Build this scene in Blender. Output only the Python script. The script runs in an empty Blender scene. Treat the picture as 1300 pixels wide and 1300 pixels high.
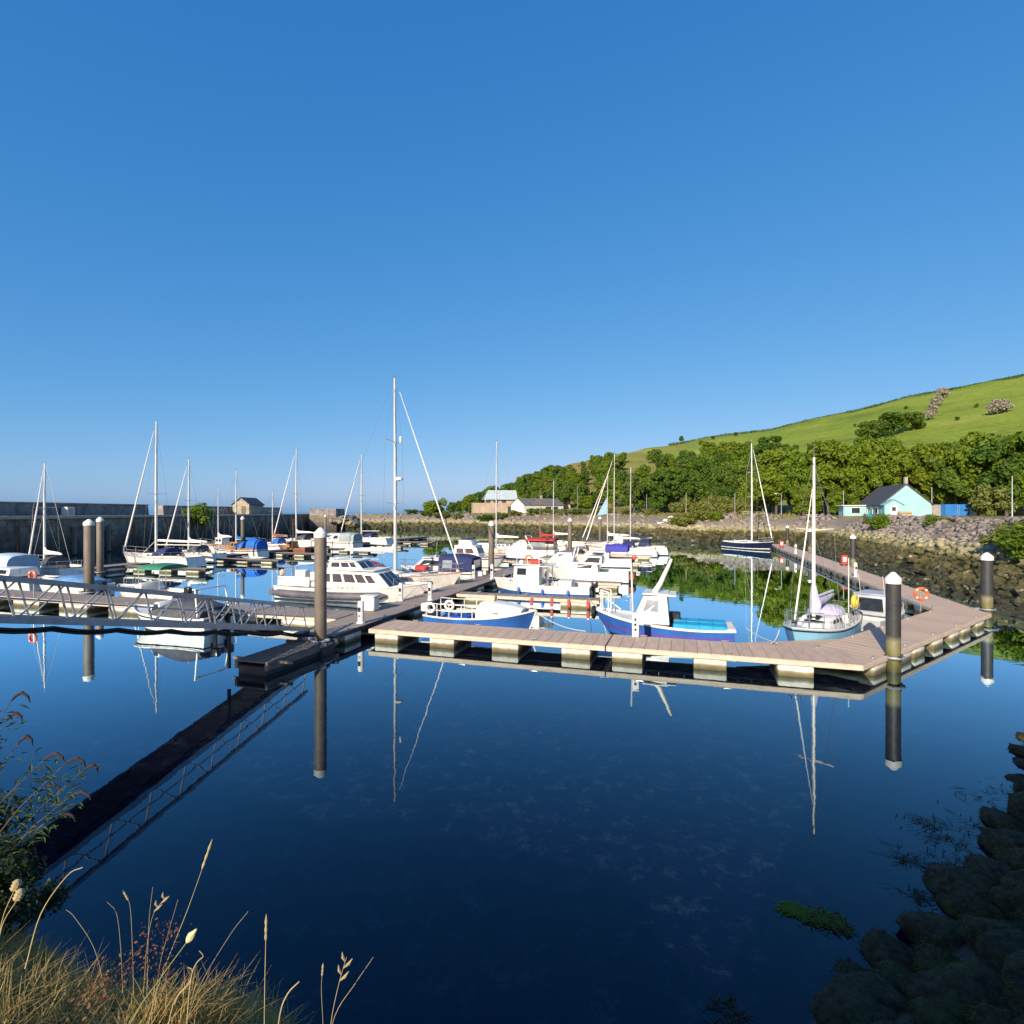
import bpy, bmesh, math, random
import numpy as np
from mathutils import Vector, Matrix

# ------------------------------------------------------------------ camera, sky, sun, exposure
scene = bpy.context.scene
COL = scene.collection
R = math.radians
EYE = 5.5           # eye height above the water, metres
F = 700.0           # focal length in photo pixels (photo is 1300 wide)

cam_d = bpy.data.cameras.new('camera')
cam = bpy.data.objects.new('camera', cam_d)
COL.objects.link(cam)
cam.location = (0, 0, EYE)
cam.rotation_euler = (R(90), 0, 0)
cam_d.sensor_width = 36
cam_d.lens = 36 * F / 1300
cam_d.clip_start = 0.05
cam_d.clip_end = 20000
scene.camera = cam

SUN_AZ = 207.0      # clockwise from +Y: behind the camera, to the left
SUN_EL = 24.0
world = bpy.data.worlds.new('World')
scene.world = world
world.use_nodes = True
wn = world.node_tree
bg = wn.nodes['Background']
sky = wn.nodes.new('ShaderNodeTexSky')
sky.sky_type = 'NISHITA'
sky.sun_disc = False
sky.sun_elevation = R(SUN_EL)
sky.sun_rotation = R(SUN_AZ)
sky.air_density = 0.7
sky.dust_density = 1.0
sky.ozone_density = 3.0
EXPOSURE = 0.6
# one tone curve per channel over the whole sky (the camera's deeper blue), then the usual daylight strength
sepc = wn.nodes.new('ShaderNodeSeparateColor'); comb = wn.nodes.new('ShaderNodeCombineColor')
wn.links.new(sky.outputs[0], sepc.inputs[0])
for i_, (k_, p_) in enumerate(((0.0839, 1.222), (0.212, 0.632), (0.440, 0.358))):
    pw_ = wn.nodes.new('ShaderNodeMath'); pw_.operation = 'POWER'; pw_.inputs[1].default_value = p_
    ml_ = wn.nodes.new('ShaderNodeMath'); ml_.operation = 'MULTIPLY'; ml_.inputs[1].default_value = k_ / (0.1 * 2 ** EXPOSURE)
    wn.links.new(sepc.outputs[i_], pw_.inputs[0]); wn.links.new(pw_.outputs[0], ml_.inputs[0]); wn.links.new(ml_.outputs[0], comb.inputs[i_])
wn.links.new(comb.outputs[0], bg.inputs[0])
bg.inputs[1].default_value = 0.1

sun_d = bpy.data.lights.new('sun', 'SUN')
sun_d.energy = 4.6
sun_d.angle = R(0.5)
sun_d.color = (1.0, 0.89, 0.70)
sun = bpy.data.objects.new('sun', sun_d)
COL.objects.link(sun)
sdir = Vector((math.sin(R(SUN_AZ)) * math.cos(R(SUN_EL)), math.cos(R(SUN_AZ)) * math.cos(R(SUN_EL)), math.sin(R(SUN_EL))))
sun.rotation_euler = (-sdir).to_track_quat('-Z', 'Y').to_euler()

scene.view_settings.view_transform = 'Standard'
scene.view_settings.look = 'None'
scene.view_settings.exposure = EXPOSURE
scene.view_settings.gamma = 1.0
scene.view_settings.use_curve_mapping = False
scene.cycles.use_denoising = True
scene.cycles.max_bounces = 6
scene.cycles.diffuse_bounces = 2
scene.cycles.glossy_bounces = 3
scene.cycles.transmission_bounces = 3
scene.cycles.transparent_max_bounces = 6
scene.cycles.sample_clamp_indirect = 6.0

rnd = random.Random(11)
nrg = np.random.default_rng(7)

# ------------------------------------------------------------------ materials
MATS = {}
def mat(name, c1, c2=None, scale=4.0, rough=0.6, metal=0.0, bump=0.0, bscale=None, detail=4.0, obj_var=0.0,
        stretch=None, contrast=(0.35, 0.65), spec=None, coat=0.0, transl=0.0, emit=None):
    """Principled surface whose colour wanders between c1 and c2 on a noise, with fine relief."""
    if name in MATS: return MATS[name]
    m = bpy.data.materials.new(name)
    m.use_nodes = True
    nt = m.node_tree; N = nt.nodes; Lk = nt.links
    b = N['Principled BSDF']
    b.inputs['Roughness'].default_value = rough
    b.inputs['Metallic'].default_value = metal
    if spec is not None: b.inputs['Specular IOR Level'].default_value = spec
    if coat: b.inputs['Coat Weight'].default_value = coat
    tc = N.new('ShaderNodeTexCoord')
    vec = tc.outputs['Object']
    if stretch:
        mp = N.new('ShaderNodeMapping'); mp.inputs['Scale'].default_value = stretch
        Lk.new(vec, mp.inputs[0]); vec = mp.outputs[0]
    c2 = c2 or tuple(x * 0.82 for x in c1)
    nz = N.new('ShaderNodeTexNoise')
    nz.inputs['Scale'].default_value = scale; nz.inputs['Detail'].default_value = detail
    Lk.new(vec, nz.inputs['Vector'])
    rp = N.new('ShaderNodeValToRGB')
    rp.color_ramp.elements[0].position = contrast[0]; rp.color_ramp.elements[1].position = contrast[1]
    rp.color_ramp.elements[0].color = (*c2, 1); rp.color_ramp.elements[1].color = (*c1, 1)
    Lk.new(nz.outputs['Fac'], rp.inputs[0])
    col = rp.outputs[0]
    if obj_var:
        oi = N.new('ShaderNodeObjectInfo')
        mr = N.new('ShaderNodeMapRange'); mr.inputs[3].default_value = 1 - obj_var; mr.inputs[4].default_value = 1 + obj_var
        Lk.new(oi.outputs['Random'], mr.inputs[0])
        mx = N.new('ShaderNodeMix'); mx.data_type = 'RGBA'; mx.blend_type = 'MULTIPLY'; mx.inputs[0].default_value = 1
        cb = N.new('ShaderNodeCombineColor')
        for i in range(3): Lk.new(mr.outputs[0], cb.inputs[i])
        Lk.new(col, mx.inputs[6]); Lk.new(cb.outputs[0], mx.inputs[7])
        col = mx.outputs[2]
    Lk.new(col, b.inputs['Base Color'])
    if bump:
        n2 = N.new('ShaderNodeTexNoise'); n2.inputs['Scale'].default_value = bscale or scale * 4; n2.inputs['Detail'].default_value = 5
        Lk.new(vec, n2.inputs['Vector'])
        bp = N.new('ShaderNodeBump'); bp.inputs['Strength'].default_value = bump; bp.inputs['Distance'].default_value = 0.05
        Lk.new(n2.outputs['Fac'], bp.inputs['Height']); Lk.new(bp.outputs[0], b.inputs['Normal'])
    if transl:
        out = N['Material Output']
        tr = N.new('ShaderNodeBsdfTranslucent'); Lk.new(col, tr.inputs[0])
        ms = N.new('ShaderNodeMixShader'); ms.inputs[0].default_value = transl
        Lk.new(b.outputs[0], ms.inputs[1]); Lk.new(tr.outputs[0], ms.inputs[2]); Lk.new(ms.outputs[0], out.inputs[0])
    MATS[name] = m
    return m

def leafmat(name, dark, light, warm, transl=0.25, spec=0.25):
    """Foliage: a noise over the crown in world space plus a shift per tree."""
    m = bpy.data.materials.new(name); m.use_nodes = True
    nt = m.node_tree; N = nt.nodes; Lk = nt.links
    b = N['Principled BSDF']; b.inputs['Roughness'].default_value = 0.55; b.inputs['Specular IOR Level'].default_value = spec
    g = N.new('ShaderNodeNewGeometry')
    nz = N.new('ShaderNodeTexNoise'); nz.inputs['Scale'].default_value = 0.45; nz.inputs['Detail'].default_value = 6; nz.inputs['Roughness'].default_value = 0.75
    Lk.new(g.outputs['Position'], nz.inputs['Vector'])
    rp = N.new('ShaderNodeValToRGB')
    rp.color_ramp.elements[0].position = 0.32; rp.color_ramp.elements[1].position = 0.68
    rp.color_ramp.elements[0].color = (*dark, 1); rp.color_ramp.elements[1].color = (*light, 1)
    Lk.new(nz.outputs['Fac'], rp.inputs[0])
    oi = N.new('ShaderNodeObjectInfo')
    pw = N.new('ShaderNodeMath'); pw.operation = 'MULTIPLY'; pw.inputs[1].default_value = 0.55
    Lk.new(oi.outputs['Random'], pw.inputs[0])
    mx = N.new('ShaderNodeMix'); mx.data_type = 'RGBA'
    Lk.new(pw.outputs[0], mx.inputs[0]); Lk.new(rp.outputs[0], mx.inputs[6]); mx.inputs[7].default_value = (*warm, 1)
    Lk.new(mx.outputs[2], b.inputs['Base Color'])
    tr = N.new('ShaderNodeBsdfTranslucent'); Lk.new(mx.outputs[2], tr.inputs[0])
    ms = N.new('ShaderNodeMixShader'); ms.inputs[0].default_value = transl
    Lk.new(b.outputs[0], ms.inputs[1]); Lk.new(tr.outputs[0], ms.inputs[2]); Lk.new(ms.outputs[0], N['Material Output'].inputs[0])
    MATS[name] = m
    return m

white = mat('gelcoat_white', (0.78, 0.76, 0.71), (0.60, 0.57, 0.50), 1.8, 0.3, coat=0.25, stretch=(1.6, 1.6, 0.45), contrast=(0.28, 0.6), detail=7)
cream = mat('gelcoat_cream', (0.78, 0.72, 0.58), (0.66, 0.60, 0.48), 1.2, 0.35)
offwhite = mat('deck_offwhite', (0.72, 0.69, 0.62), (0.58, 0.55, 0.49), 3.0, 0.6, bump=0.1)
royal = mat('hull_blue', (0.03, 0.135, 0.48), (0.03, 0.10, 0.33), 1.8, 0.3, coat=0.3)
navy = mat('canvas_navy', (0.018, 0.028, 0.11), (0.012, 0.02, 0.08), 3, 0.85, bump=0.2, bscale=8)
navyhull = mat('hull_navy', (0.012, 0.018, 0.05), (0.009, 0.013, 0.035), 2, 0.25, coat=0.3)
bluecloth = mat('canvas_blue', (0.01, 0.14, 0.52), (0.008, 0.10, 0.40), 3, 0.8, bump=0.25, bscale=7)
redcloth = mat('canvas_red', (0.45, 0.035, 0.03), (0.34, 0.025, 0.025), 3, 0.8, bump=0.2, bscale=7)
skyhull = mat('hull_light_blue', (0.22, 0.48, 0.66), (0.18, 0.42, 0.60), 1.5, 0.35)
greycloth = mat('canvas_grey', (0.07, 0.075, 0.09), (0.045, 0.05, 0.06), 3, 0.8, bump=0.25, bscale=6)
greencloth = mat('canvas_green', (0.03, 0.20, 0.12), (0.02, 0.15, 0.09), 3, 0.8, bump=0.2, bscale=7)
lilac = mat('canvas_lilac', (0.50, 0.47, 0.60), (0.40, 0.38, 0.50), 3, 0.85, bump=0.25, bscale=7)
sailwhite = mat('sailcloth', (0.78, 0.76, 0.72), (0.66, 0.64, 0.60), 5, 0.75, bump=0.2, bscale=9)
alu = mat('mast_alloy', (0.74, 0.72, 0.68), (0.64, 0.62, 0.58), 3, 0.4, metal=0.15)
steel = mat('stainless', (0.62, 0.63, 0.64), (0.52, 0.53, 0.54), 8, 0.3, metal=0.8)
wire = mat('rigging_wire', (0.30, 0.30, 0.30), (0.22, 0.22, 0.22), 8, 0.45, metal=0.5)
glass = mat('tinted_glass', (0.03, 0.04, 0.05), (0.015, 0.02, 0.028), 1.5, 0.06, spec=0.9)
clear = mat('canopy_window', (0.32, 0.36, 0.38), (0.2, 0.24, 0.27), 2, 0.12, spec=0.7)
teak = mat('varnished_wood', (0.42, 0.21, 0.07), (0.30, 0.14, 0.05), 3, 0.35, stretch=(1, 6, 6), coat=0.3)
oldwood = mat('weathered_timber', (0.20, 0.17, 0.14), (0.11, 0.09, 0.07), 3, 0.85, bump=0.4, stretch=(1, 8, 8))
dark_rubber = mat('black_rubber', (0.018, 0.018, 0.02), (0.01, 0.01, 0.012), 3, 0.6)
fendergrey = mat('fender_grey', (0.12, 0.12, 0.14), (0.06, 0.06, 0.075), 1.2, 0.55)
antifoul = mat('antifoul', (0.02, 0.03, 0.06), (0.012, 0.02, 0.03), 3, 0.7)
bootred = mat('antifoul_red', (0.22, 0.03, 0.02), (0.12, 0.02, 0.015), 3, 0.7)
orange = mat('lifebuoy_orange', (0.80, 0.12, 0.02), (0.65, 0.09, 0.02), 3, 0.5)
redpaint = mat('red_paint', (0.62, 0.05, 0.035), (0.48, 0.04, 0.03), 3, 0.45)
yellow = mat('yellow_foam', (0.75, 0.52, 0.05), (0.62, 0.42, 0.05), 4, 0.6)
cyan = mat('fish_box_cyan', (0.02, 0.36, 0.62), (0.02, 0.28, 0.5), 3, 0.45)
rust = mat('rusty_brown', (0.28, 0.07, 0.03), (0.16, 0.05, 0.03), 3, 0.7)
outb = mat('outboard_black', (0.02, 0.02, 0.022), (0.014, 0.014, 0.016), 3, 0.3)
plastic_white = mat('pedestal_white', (0.75, 0.74, 0.70), (0.62, 0.60, 0.55), 2.5, 0.5)
galv = mat('galvanised_steel', (0.42, 0.45, 0.49), (0.33, 0.36, 0.40), 6, 0.42, metal=0.55, bump=0.05)
deckmat = mat('composite_deck', (0.53, 0.385, 0.28), (0.44, 0.315, 0.235), 0.9, 0.8, bump=0.15, obj_var=0.07, stretch=(6, 1, 6))
fascia = mat('deck_fascia', (0.60, 0.47, 0.36), (0.45, 0.36, 0.28), 2.0, 0.75, bump=0.15, stretch=(1, 1, 4))
deckgrey = mat('weathered_deck', (0.30, 0.24, 0.20), (0.22, 0.18, 0.15), 1.6, 0.85, bump=0.2, obj_var=0.08, stretch=(6, 1, 6))
fasciadark = mat('tarred_fascia', (0.055, 0.05, 0.05), (0.03, 0.03, 0.032), 2.0, 0.8, bump=0.2)
brassgold = mat('gold_lettering', (0.5, 0.36, 0.1), (0.42, 0.3, 0.08), 5, 0.5)
ropemat = mat('rope', (0.62, 0.60, 0.54), (0.42, 0.40, 0.34), 30, 0.9)
cablemat = mat('black_cable', (0.012, 0.012, 0.013), (0.008, 0.008, 0.009), 6, 0.6)

def zmat(name, stops, rough=0.8, nscale=1.4, zamp=0.6, bump=0.5, bscale=5.0, var=0.35, vscale=1.2, cell=None, speck=None):
    """Colour by height above the water (tide marks: weed, lichen, dry stone), broken up by noise. stops: (z, colour)."""
    m = bpy.data.materials.new(name); m.use_nodes = True
    nt = m.node_tree; N = nt.nodes; Lk = nt.links
    b = N['Principled BSDF']; b.inputs['Roughness'].default_value = rough
    g = N.new('ShaderNodeNewGeometry')
    sp = N.new('ShaderNodeSeparateXYZ'); Lk.new(g.outputs['Position'], sp.inputs[0])
    nz = N.new('ShaderNodeTexNoise'); nz.inputs['Scale'].default_value = nscale; nz.inputs['Detail'].default_value = 5
    Lk.new(g.outputs['Position'], nz.inputs['Vector'])
    ma = N.new('ShaderNodeMath'); ma.operation = 'MULTIPLY_ADD'; ma.inputs[1].default_value = zamp * 2; ma.inputs[2].default_value = -zamp
    Lk.new(nz.outputs['Fac'], ma.inputs[0])
    ad = N.new('ShaderNodeMath'); ad.operation = 'ADD'; Lk.new(sp.outputs[2], ad.inputs[0]); Lk.new(ma.outputs[0], ad.inputs[1])
    z0, z1 = stops[0][0], stops[-1][0]
    mr = N.new('ShaderNodeMapRange'); mr.inputs[1].default_value = z0; mr.inputs[2].default_value = z1
    Lk.new(ad.outputs[0], mr.inputs[0])
    rp = N.new('ShaderNodeValToRGB')
    while len(rp.color_ramp.elements) < len(stops): rp.color_ramp.elements.new(0.5)
    for e, (z, c) in zip(rp.color_ramp.elements, stops):
        e.position = (z - z0) / (z1 - z0); e.color = (*c, 1)
    Lk.new(mr.outputs[0], rp.inputs[0])
    v = N.new('ShaderNodeTexVoronoi') if cell else N.new('ShaderNodeTexNoise')
    v.inputs['Scale'].default_value = cell or vscale
    if not cell: v.inputs['Detail'].default_value = 6
    Lk.new(g.outputs['Position'], v.inputs['Vector'])
    src = v.outputs['Color'] if cell else v.outputs['Fac']
    bw = N.new('ShaderNodeRGBToBW'); Lk.new(src, bw.inputs[0])
    m2 = N.new('ShaderNodeMapRange'); m2.inputs[1].default_value = 0.25; m2.inputs[2].default_value = 0.75
    m2.inputs[3].default_value = 1 - var; m2.inputs[4].default_value = 1 + var
    Lk.new(bw.outputs[0], m2.inputs[0])
    oi = N.new('ShaderNodeObjectInfo')
    m3 = N.new('ShaderNodeMapRange'); m3.inputs[3].default_value = 0.8; m3.inputs[4].default_value = 1.2
    Lk.new(oi.outputs['Random'], m3.inputs[0])
    mm = N.new('ShaderNodeMath'); mm.operation = 'MULTIPLY'; Lk.new(m2.outputs[0], mm.inputs[0]); Lk.new(m3.outputs[0], mm.inputs[1])
    base = rp.outputs[0]
    if speck:
        n4 = N.new('ShaderNodeTexNoise'); n4.inputs['Scale'].default_value = 1.5; n4.inputs['Detail'].default_value = 7; n4.inputs['Roughness'].default_value = 0.7
        Lk.new(g.outputs['Position'], n4.inputs['Vector'])
        r4 = N.new('ShaderNodeMapRange'); r4.inputs[1].default_value = 0.60; r4.inputs[2].default_value = 0.68; Lk.new(n4.outputs['Fac'], r4.inputs[0])
        x4 = N.new('ShaderNodeMix'); x4.data_type = 'RGBA'; Lk.new(r4.outputs[0], x4.inputs[0]); Lk.new(base, x4.inputs[6]); x4.inputs[7].default_value = (*speck, 1); base = x4.outputs[2]
    vs = N.new('ShaderNodeVectorMath'); vs.operation = 'SCALE'
    Lk.new(base, vs.inputs[0]); Lk.new(mm.outputs[0], vs.inputs['Scale'])
    Lk.new(vs.outputs[0], b.inputs['Base Color'])
    n2 = N.new('ShaderNodeTexNoise'); n2.inputs['Scale'].default_value = bscale; n2.inputs['Detail'].default_value = 6
    Lk.new(g.outputs['Position'], n2.inputs['Vector'])
    bp = N.new('ShaderNodeBump'); bp.inputs['Strength'].default_value = bump; bp.inputs['Distance'].default_value = 0.12
    Lk.new(n2.outputs['Fac'], bp.inputs['Height']); Lk.new(bp.outputs[0], b.inputs['Normal'])
    MATS[name] = m
    return m

WEED = (0.045, 0.042, 0.014); WEED2 = (0.085, 0.075, 0.02); LICH = (0.33, 0.295, 0.175); STONE = (0.24, 0.205, 0.175); STONE2 = (0.20, 0.17, 0.15)
rockmat = zmat('tidal_rock', [(0.0, (0.03, 0.028, 0.012)), (0.8, WEED), (2.0, WEED2), (2.3, (0.24, 0.215, 0.10)), (2.75, LICH), (3.2, STONE), (5.2, STONE2)],
               bump=0.6, zamp=0.45, var=0.45, vscale=1.6, speck=(0.30, 0.27, 0.17))
pilemat = zmat('pile_coat', [(0.0, (0.03, 0.035, 0.015)), (0.5, (0.12, 0.11, 0.02)), (1.05, (0.20, 0.18, 0.10)), (1.25, (0.035, 0.035, 0.037)), (4, (0.04, 0.04, 0.042))],
               rough=0.55, nscale=2.0, zamp=0.12, bump=0.15, var=0.25, vscale=3)
pilebrown = zmat('pile_steel', [(0.0, (0.045, 0.042, 0.03)), (1.0, (0.10, 0.08, 0.06)), (3.2, (0.155, 0.128, 0.10)), (5, (0.165, 0.138, 0.11))],
               rough=0.6, nscale=1.5, zamp=0.4, bump=0.15, var=0.18, vscale=2)
floatmat = zmat('float_concrete', [(-0.3, (0.05, 0.05, 0.02)), (0.06, (0.10, 0.085, 0.04)), (0.15, (0.20, 0.17, 0.10)), (0.22, (0.56, 0.52, 0.44)), (0.5, (0.66, 0.62, 0.54))],
               rough=0.8, nscale=3, zamp=0.05, bump=0.2, var=0.15, vscale=3)
piermat = zmat('harbour_stone', [(0.0, (0.03, 0.026, 0.02)), (1.6, (0.08, 0.07, 0.06)), (3.0, (0.16, 0.135, 0.105)), (4.6, (0.22, 0.19, 0.15)), (4.9, (0.32, 0.28, 0.21)), (5.0, (0.23, 0.215, 0.21)), (7, (0.25, 0.235, 0.23))],
               rough=0.9, nscale=0.5, zamp=0.35, bump=0.9, bscale=2.0, var=0.5, vscale=1.1)

# ------------------------------------------------------------------ mesh helpers
class MB:
    """Collects faces; build() links them as one mesh object."""
    def __init__(s): s.v = []; s.f = []
    def add(s, vs, fs):
        n = len(s.v); s.v += [tuple(p) for p in vs]; s.f += [tuple(i + n for i in f) for f in fs]; return s
    def box(s, c, d, M=None):
        x, y, z = d[0] / 2, d[1] / 2, d[2] / 2
        vs = [Vector((sx * x, sy * y, sz * z)) for sx in (-1, 1) for sy in (-1, 1) for sz in (-1, 1)]
        if M is not None: vs = [M @ p for p in vs]
        vs = [p + Vector(c) for p in vs]
        return s.add(vs, [(0, 1, 3, 2), (4, 6, 7, 5), (0, 4, 5, 1), (2, 3, 7, 6), (0, 2, 6, 4), (1, 5, 7, 3)])
    def cbox(s, c, d, bev=0.03, seg=1):
        bm = bmesh.new(); bmesh.ops.create_cube(bm, size=1)
        for p in bm.verts: p.co = Vector((p.co.x * d[0], p.co.y * d[1], p.co.z * d[2]))
        bmesh.ops.bevel(bm, geom=bm.edges[:], offset=bev, segments=seg, affect='EDGES', profile=0.5)
        bm.verts.index_update()
        s.add([p.co + Vector(c) for p in bm.verts], [[q.index for q in f.verts] for f in bm.faces]); bm.free(); return s
    def hexa(s, b, t):
        """b, t: four bottom and four top corners in order."""
        return s.add(list(b) + list(t), [(3, 2, 1, 0), (4, 5, 6, 7), (0, 1, 5, 4), (1, 2, 6, 5), (2, 3, 7, 6), (3, 0, 4, 7)])
    def tube(s, p0, p1, r0, r1=None, n=8, sq=1.0):
        return s.path([p0, p1], [r0, r0 if r1 is None else r1], n, sq)
    def path(s, pts, r, n=6, sq=1.0):
        pts = [Vector(p) for p in pts]
        if not isinstance(r, (list, tuple)): r = [r] * len(pts)
        base = len(s.v); prev = None
        for i, p in enumerate(pts):
            t = (pts[min(i + 1, len(pts) - 1)] - pts[max(i - 1, 0)])
            t = t.normalized() if t.length > 1e-9 else Vector((0, 0, 1))
            a = prev if prev is not None else (Vector((0, 0, 1)) if abs(t.z) < 0.9 else Vector((0, 1, 0)))
            a = (a - t * a.dot(t)); a = a.normalized() if a.length > 1e-6 else t.orthogonal().normalized()
            prev = a; b = t.cross(a)
            for k in range(n):
                q = 2 * math.pi * k / n
                s.v.append(tuple(p + a * (math.cos(q) * r[i]) + b * (math.sin(q) * r[i] * sq)))
        for i in range(len(pts) - 1):
            for k in range(n):
                k2 = (k + 1) % n
                s.f.append((base + i * n + k, base + i * n + k2, base + (i + 1) * n + k2, base + (i + 1) * n + k))
        s.f.append(tuple(base + k for k in range(n))[::-1])
        s.f.append(tuple(base + (len(pts) - 1) * n + k for k in range(n)))
        return s
    def loft(s, rings, closed=True, cap=True):
        n = len(rings[0]); base = len(s.v)
        for rg in rings: s.v += [tuple(p) for p in rg]
        for i in range(len(rings) - 1):
            for k in range(n if closed else n - 1):
                k2 = (k + 1) % n
                s.f.append((base + i * n + k, base + i * n + k2, base + (i + 1) * n + k2, base + (i + 1) * n + k))
        if cap and closed:
            s.f.append(tuple(base + k for k in range(n))[::-1]); s.f.append(tuple(base + (len(rings) - 1) * n + k for k in range(n)))
        return s
    def lathe(s, prof, n=16, c=(0, 0, 0)):
        rings = [[(c[0] + r * math.cos(2 * math.pi * k / n), c[1] + r * math.sin(2 * math.pi * k / n), c[2] + z) for k in range(n)] for r, z in prof]
        return s.loft(rings)
    def prism(s, poly, d, off=(0, 0, 0)):
        """poly: 3-D outline; d: extrusion vector."""
        d = Vector(d); p = [Vector(q) + Vector(off) for q in poly]; n = len(p)
        fs = [tuple(range(n))[::-1], tuple(range(n, 2 * n))] + [(i, (i + 1) % n, n + (i + 1) % n, n + i) for i in range(n)]
        return s.add(p + [q + d for q in p], fs)
    def torus(s, c, R0, r, axis='z', n=20, m=8):
        rings = []
        for i in range(n + 1):
            a = 2 * math.pi * i / n; rg = []
            for k in range(m):
                b = 2 * math.pi * k / m; rr = R0 + r * math.cos(b); h = r * math.sin(b)
                x, y = rr * math.cos(a), rr * math.sin(a)
                p = {'z': (x, y, h), 'y': (x, h, y), 'x': (h, x, y)}[axis]
                rg.append((c[0] + p[0], c[1] + p[1], c[2] + p[2]))
            rings.append(rg)
        return s.loft(rings, cap=False)
    def mesh(s, name, smooth=False):
        me = bpy.data.meshes.new(name); me.from_pydata(s.v, [], s.f); me.update()
        bm = bmesh.new(); bm.from_mesh(me); bmesh.ops.recalc_face_normals(bm, faces=bm.faces[:]); bm.to_mesh(me); bm.free()
        if smooth:
            me.polygons.foreach_set('use_smooth', [True] * len(me.polygons))
            try: me.set_sharp_from_angle(angle=R(40))
            except Exception: pass
        return me
    def build(s, name, m, parent=None, smooth=True):
        return link(name, s.mesh(name, smooth), m, parent)

def link(name, me, m=None, parent=None):
    o = bpy.data.objects.new(name, me); COL.objects.link(o)
    if m is not None and me is not None and not me.materials: me.materials.append(m)
    if parent: o.parent = parent
    return o

def tag(o, label=None, cat=None, group=None, kind=None):
    if label: o['label'] = label
    if cat: o['category'] = cat
    if group: o['group'] = group
    if kind: o['kind'] = kind
    return o

def thing(name, label, cat, loc=(0, 0, 0), rz=0.0, group=None):
    o = bpy.data.objects.new(name, None); o.empty_display_size = 0.2; COL.objects.link(o)
    o.location = loc; o.rotation_euler = (0, 0, rz)
    return tag(o, label, cat, group)

def struct(name, me, m, parent=None):
    o = link(name, me, m, parent); o['kind'] = 'structure'; return o

def copy_tree(o, parent=None):
    c = o.copy(); COL.objects.link(c); c.parent = parent
    for ch in o.children: copy_tree(ch, c)
    return c

def npmesh(name, v, f):
    """numpy quads (n,4) or triangles (n,3) into a mesh."""
    me = bpy.data.meshes.new(name); k = f.shape[1]
    me.vertices.add(len(v)); me.vertices.foreach_set('co', np.asarray(v, dtype=np.float32).ravel())
    me.loops.add(f.size); me.loops.foreach_set('vertex_index', np.asarray(f, dtype=np.int32).ravel())
    me.polygons.add(len(f)); me.polygons.foreach_set('loop_start', np.arange(0, f.size, k, dtype=np.int32))
    me.update(calc_edges=True); me.validate(); return me

def W(px, py, z=0.0):
    """World point of height z seen at photo pixel (px, py): reads a position on the water or a deck off the photo."""
    y = F * (EYE - z) / (py - 650.0)
    return Vector(((px - 650.0) / F * y, y, z))

# marina frame: pontoons run along u (to the right) and v (away)
A0 = R(-17.7)
U = Vector((math.cos(A0), math.sin(A0), 0)); V = Vector((-math.sin(A0), math.cos(A0), 0))
O = Vector((-6.07, 23.3, 0))
def ab(a, b, z=0.0): return O + U * a + V * b + Vector((0, 0, z))
HU, HV = A0, A0 + math.pi / 2      # headings along +u, +v
HL = A0 + math.pi                  # heading to the left (-u)
# ------------------------------------------------------------------ terrain
SH = [(-400, 4), (-57, 7), (-16, 9), (-8.8, 7.8), (-5.5, 6.2), (-2.5, 4.9), (1, 4.7), (3.7, 6.1), (6, 7.4), (8.5, 9.2), (10.9, 11.4), (14, 14.3),
      (20, 17), (24.8, 21), (26.8, 27), (45.5, 86), (43, 91), (31, 99), (19.5, 124), (-2, 148), (-22, 168), (-60, 182), (-66, 190), (-60, 199),
      (-30, 204), (-36, 260), (-38, 340), (-20, 450), (100, 700), (600, 3000)]
LAND = SH + [(9000, 9000), (9000, -3000), (-400, -3000)]

def seg_dist(x, y, poly, closed):
    x = np.asarray(x, float); y = np.asarray(y, float)
    d = np.full(x.shape, 1e9); n = len(poly)
    for i in range(n if closed else n - 1):
        (x0, y0), (x1, y1) = poly[i], poly[(i + 1) % n]
        dx, dy = x1 - x0, y1 - y0
        t = np.clip(((x - x0) * dx + (y - y0) * dy) / (dx * dx + dy * dy), 0, 1)
        d = np.minimum(d, np.hypot(x - x0 - t * dx, y - y0 - t * dy))
    return d
def inside(x, y, poly):
    x = np.asarray(x, float); y = np.asarray(y, float); r = np.zeros(x.shape, bool); n = len(poly)
    for i in range(n):
        (x0, y0), (x1, y1) = poly[i], poly[(i + 1) % n]
        c = ((y0 > y) != (y1 > y)) & (x < (x1 - x0) * (y - y0) / ((y1 - y0) if y1 != y0 else 1e-9) + x0)
        r ^= c
    return r
def shore(x, y):
    d = seg_dist(x, y, SH, False)
    return np.where(inside(x, y, LAND), d, -d)
def sstep(a, b, x):
    t = np.clip((x - a) / (b - a), 0, 1); return t * t * (3 - 2 * t)

_h = nrg.random((256, 256))
def vnoise(x, y, s):
    x = np.asarray(x, float) * s + 500; y = np.asarray(y, float) * s + 500
    i = np.floor(x).astype(int); j = np.floor(y).astype(int); fx = x - i; fy = y - j
    fx = fx * fx * (3 - 2 * fx); fy = fy * fy * (3 - 2 * fy)
    g = lambda a, b: _h[a % 256, b % 256]
    return (g(i, j) * (1 - fx) * (1 - fy) + g(i + 1, j) * fx * (1 - fy) + g(i, j + 1) * (1 - fx) * fy + g(i + 1, j + 1) * fx * fy) * 2 - 1

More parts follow.
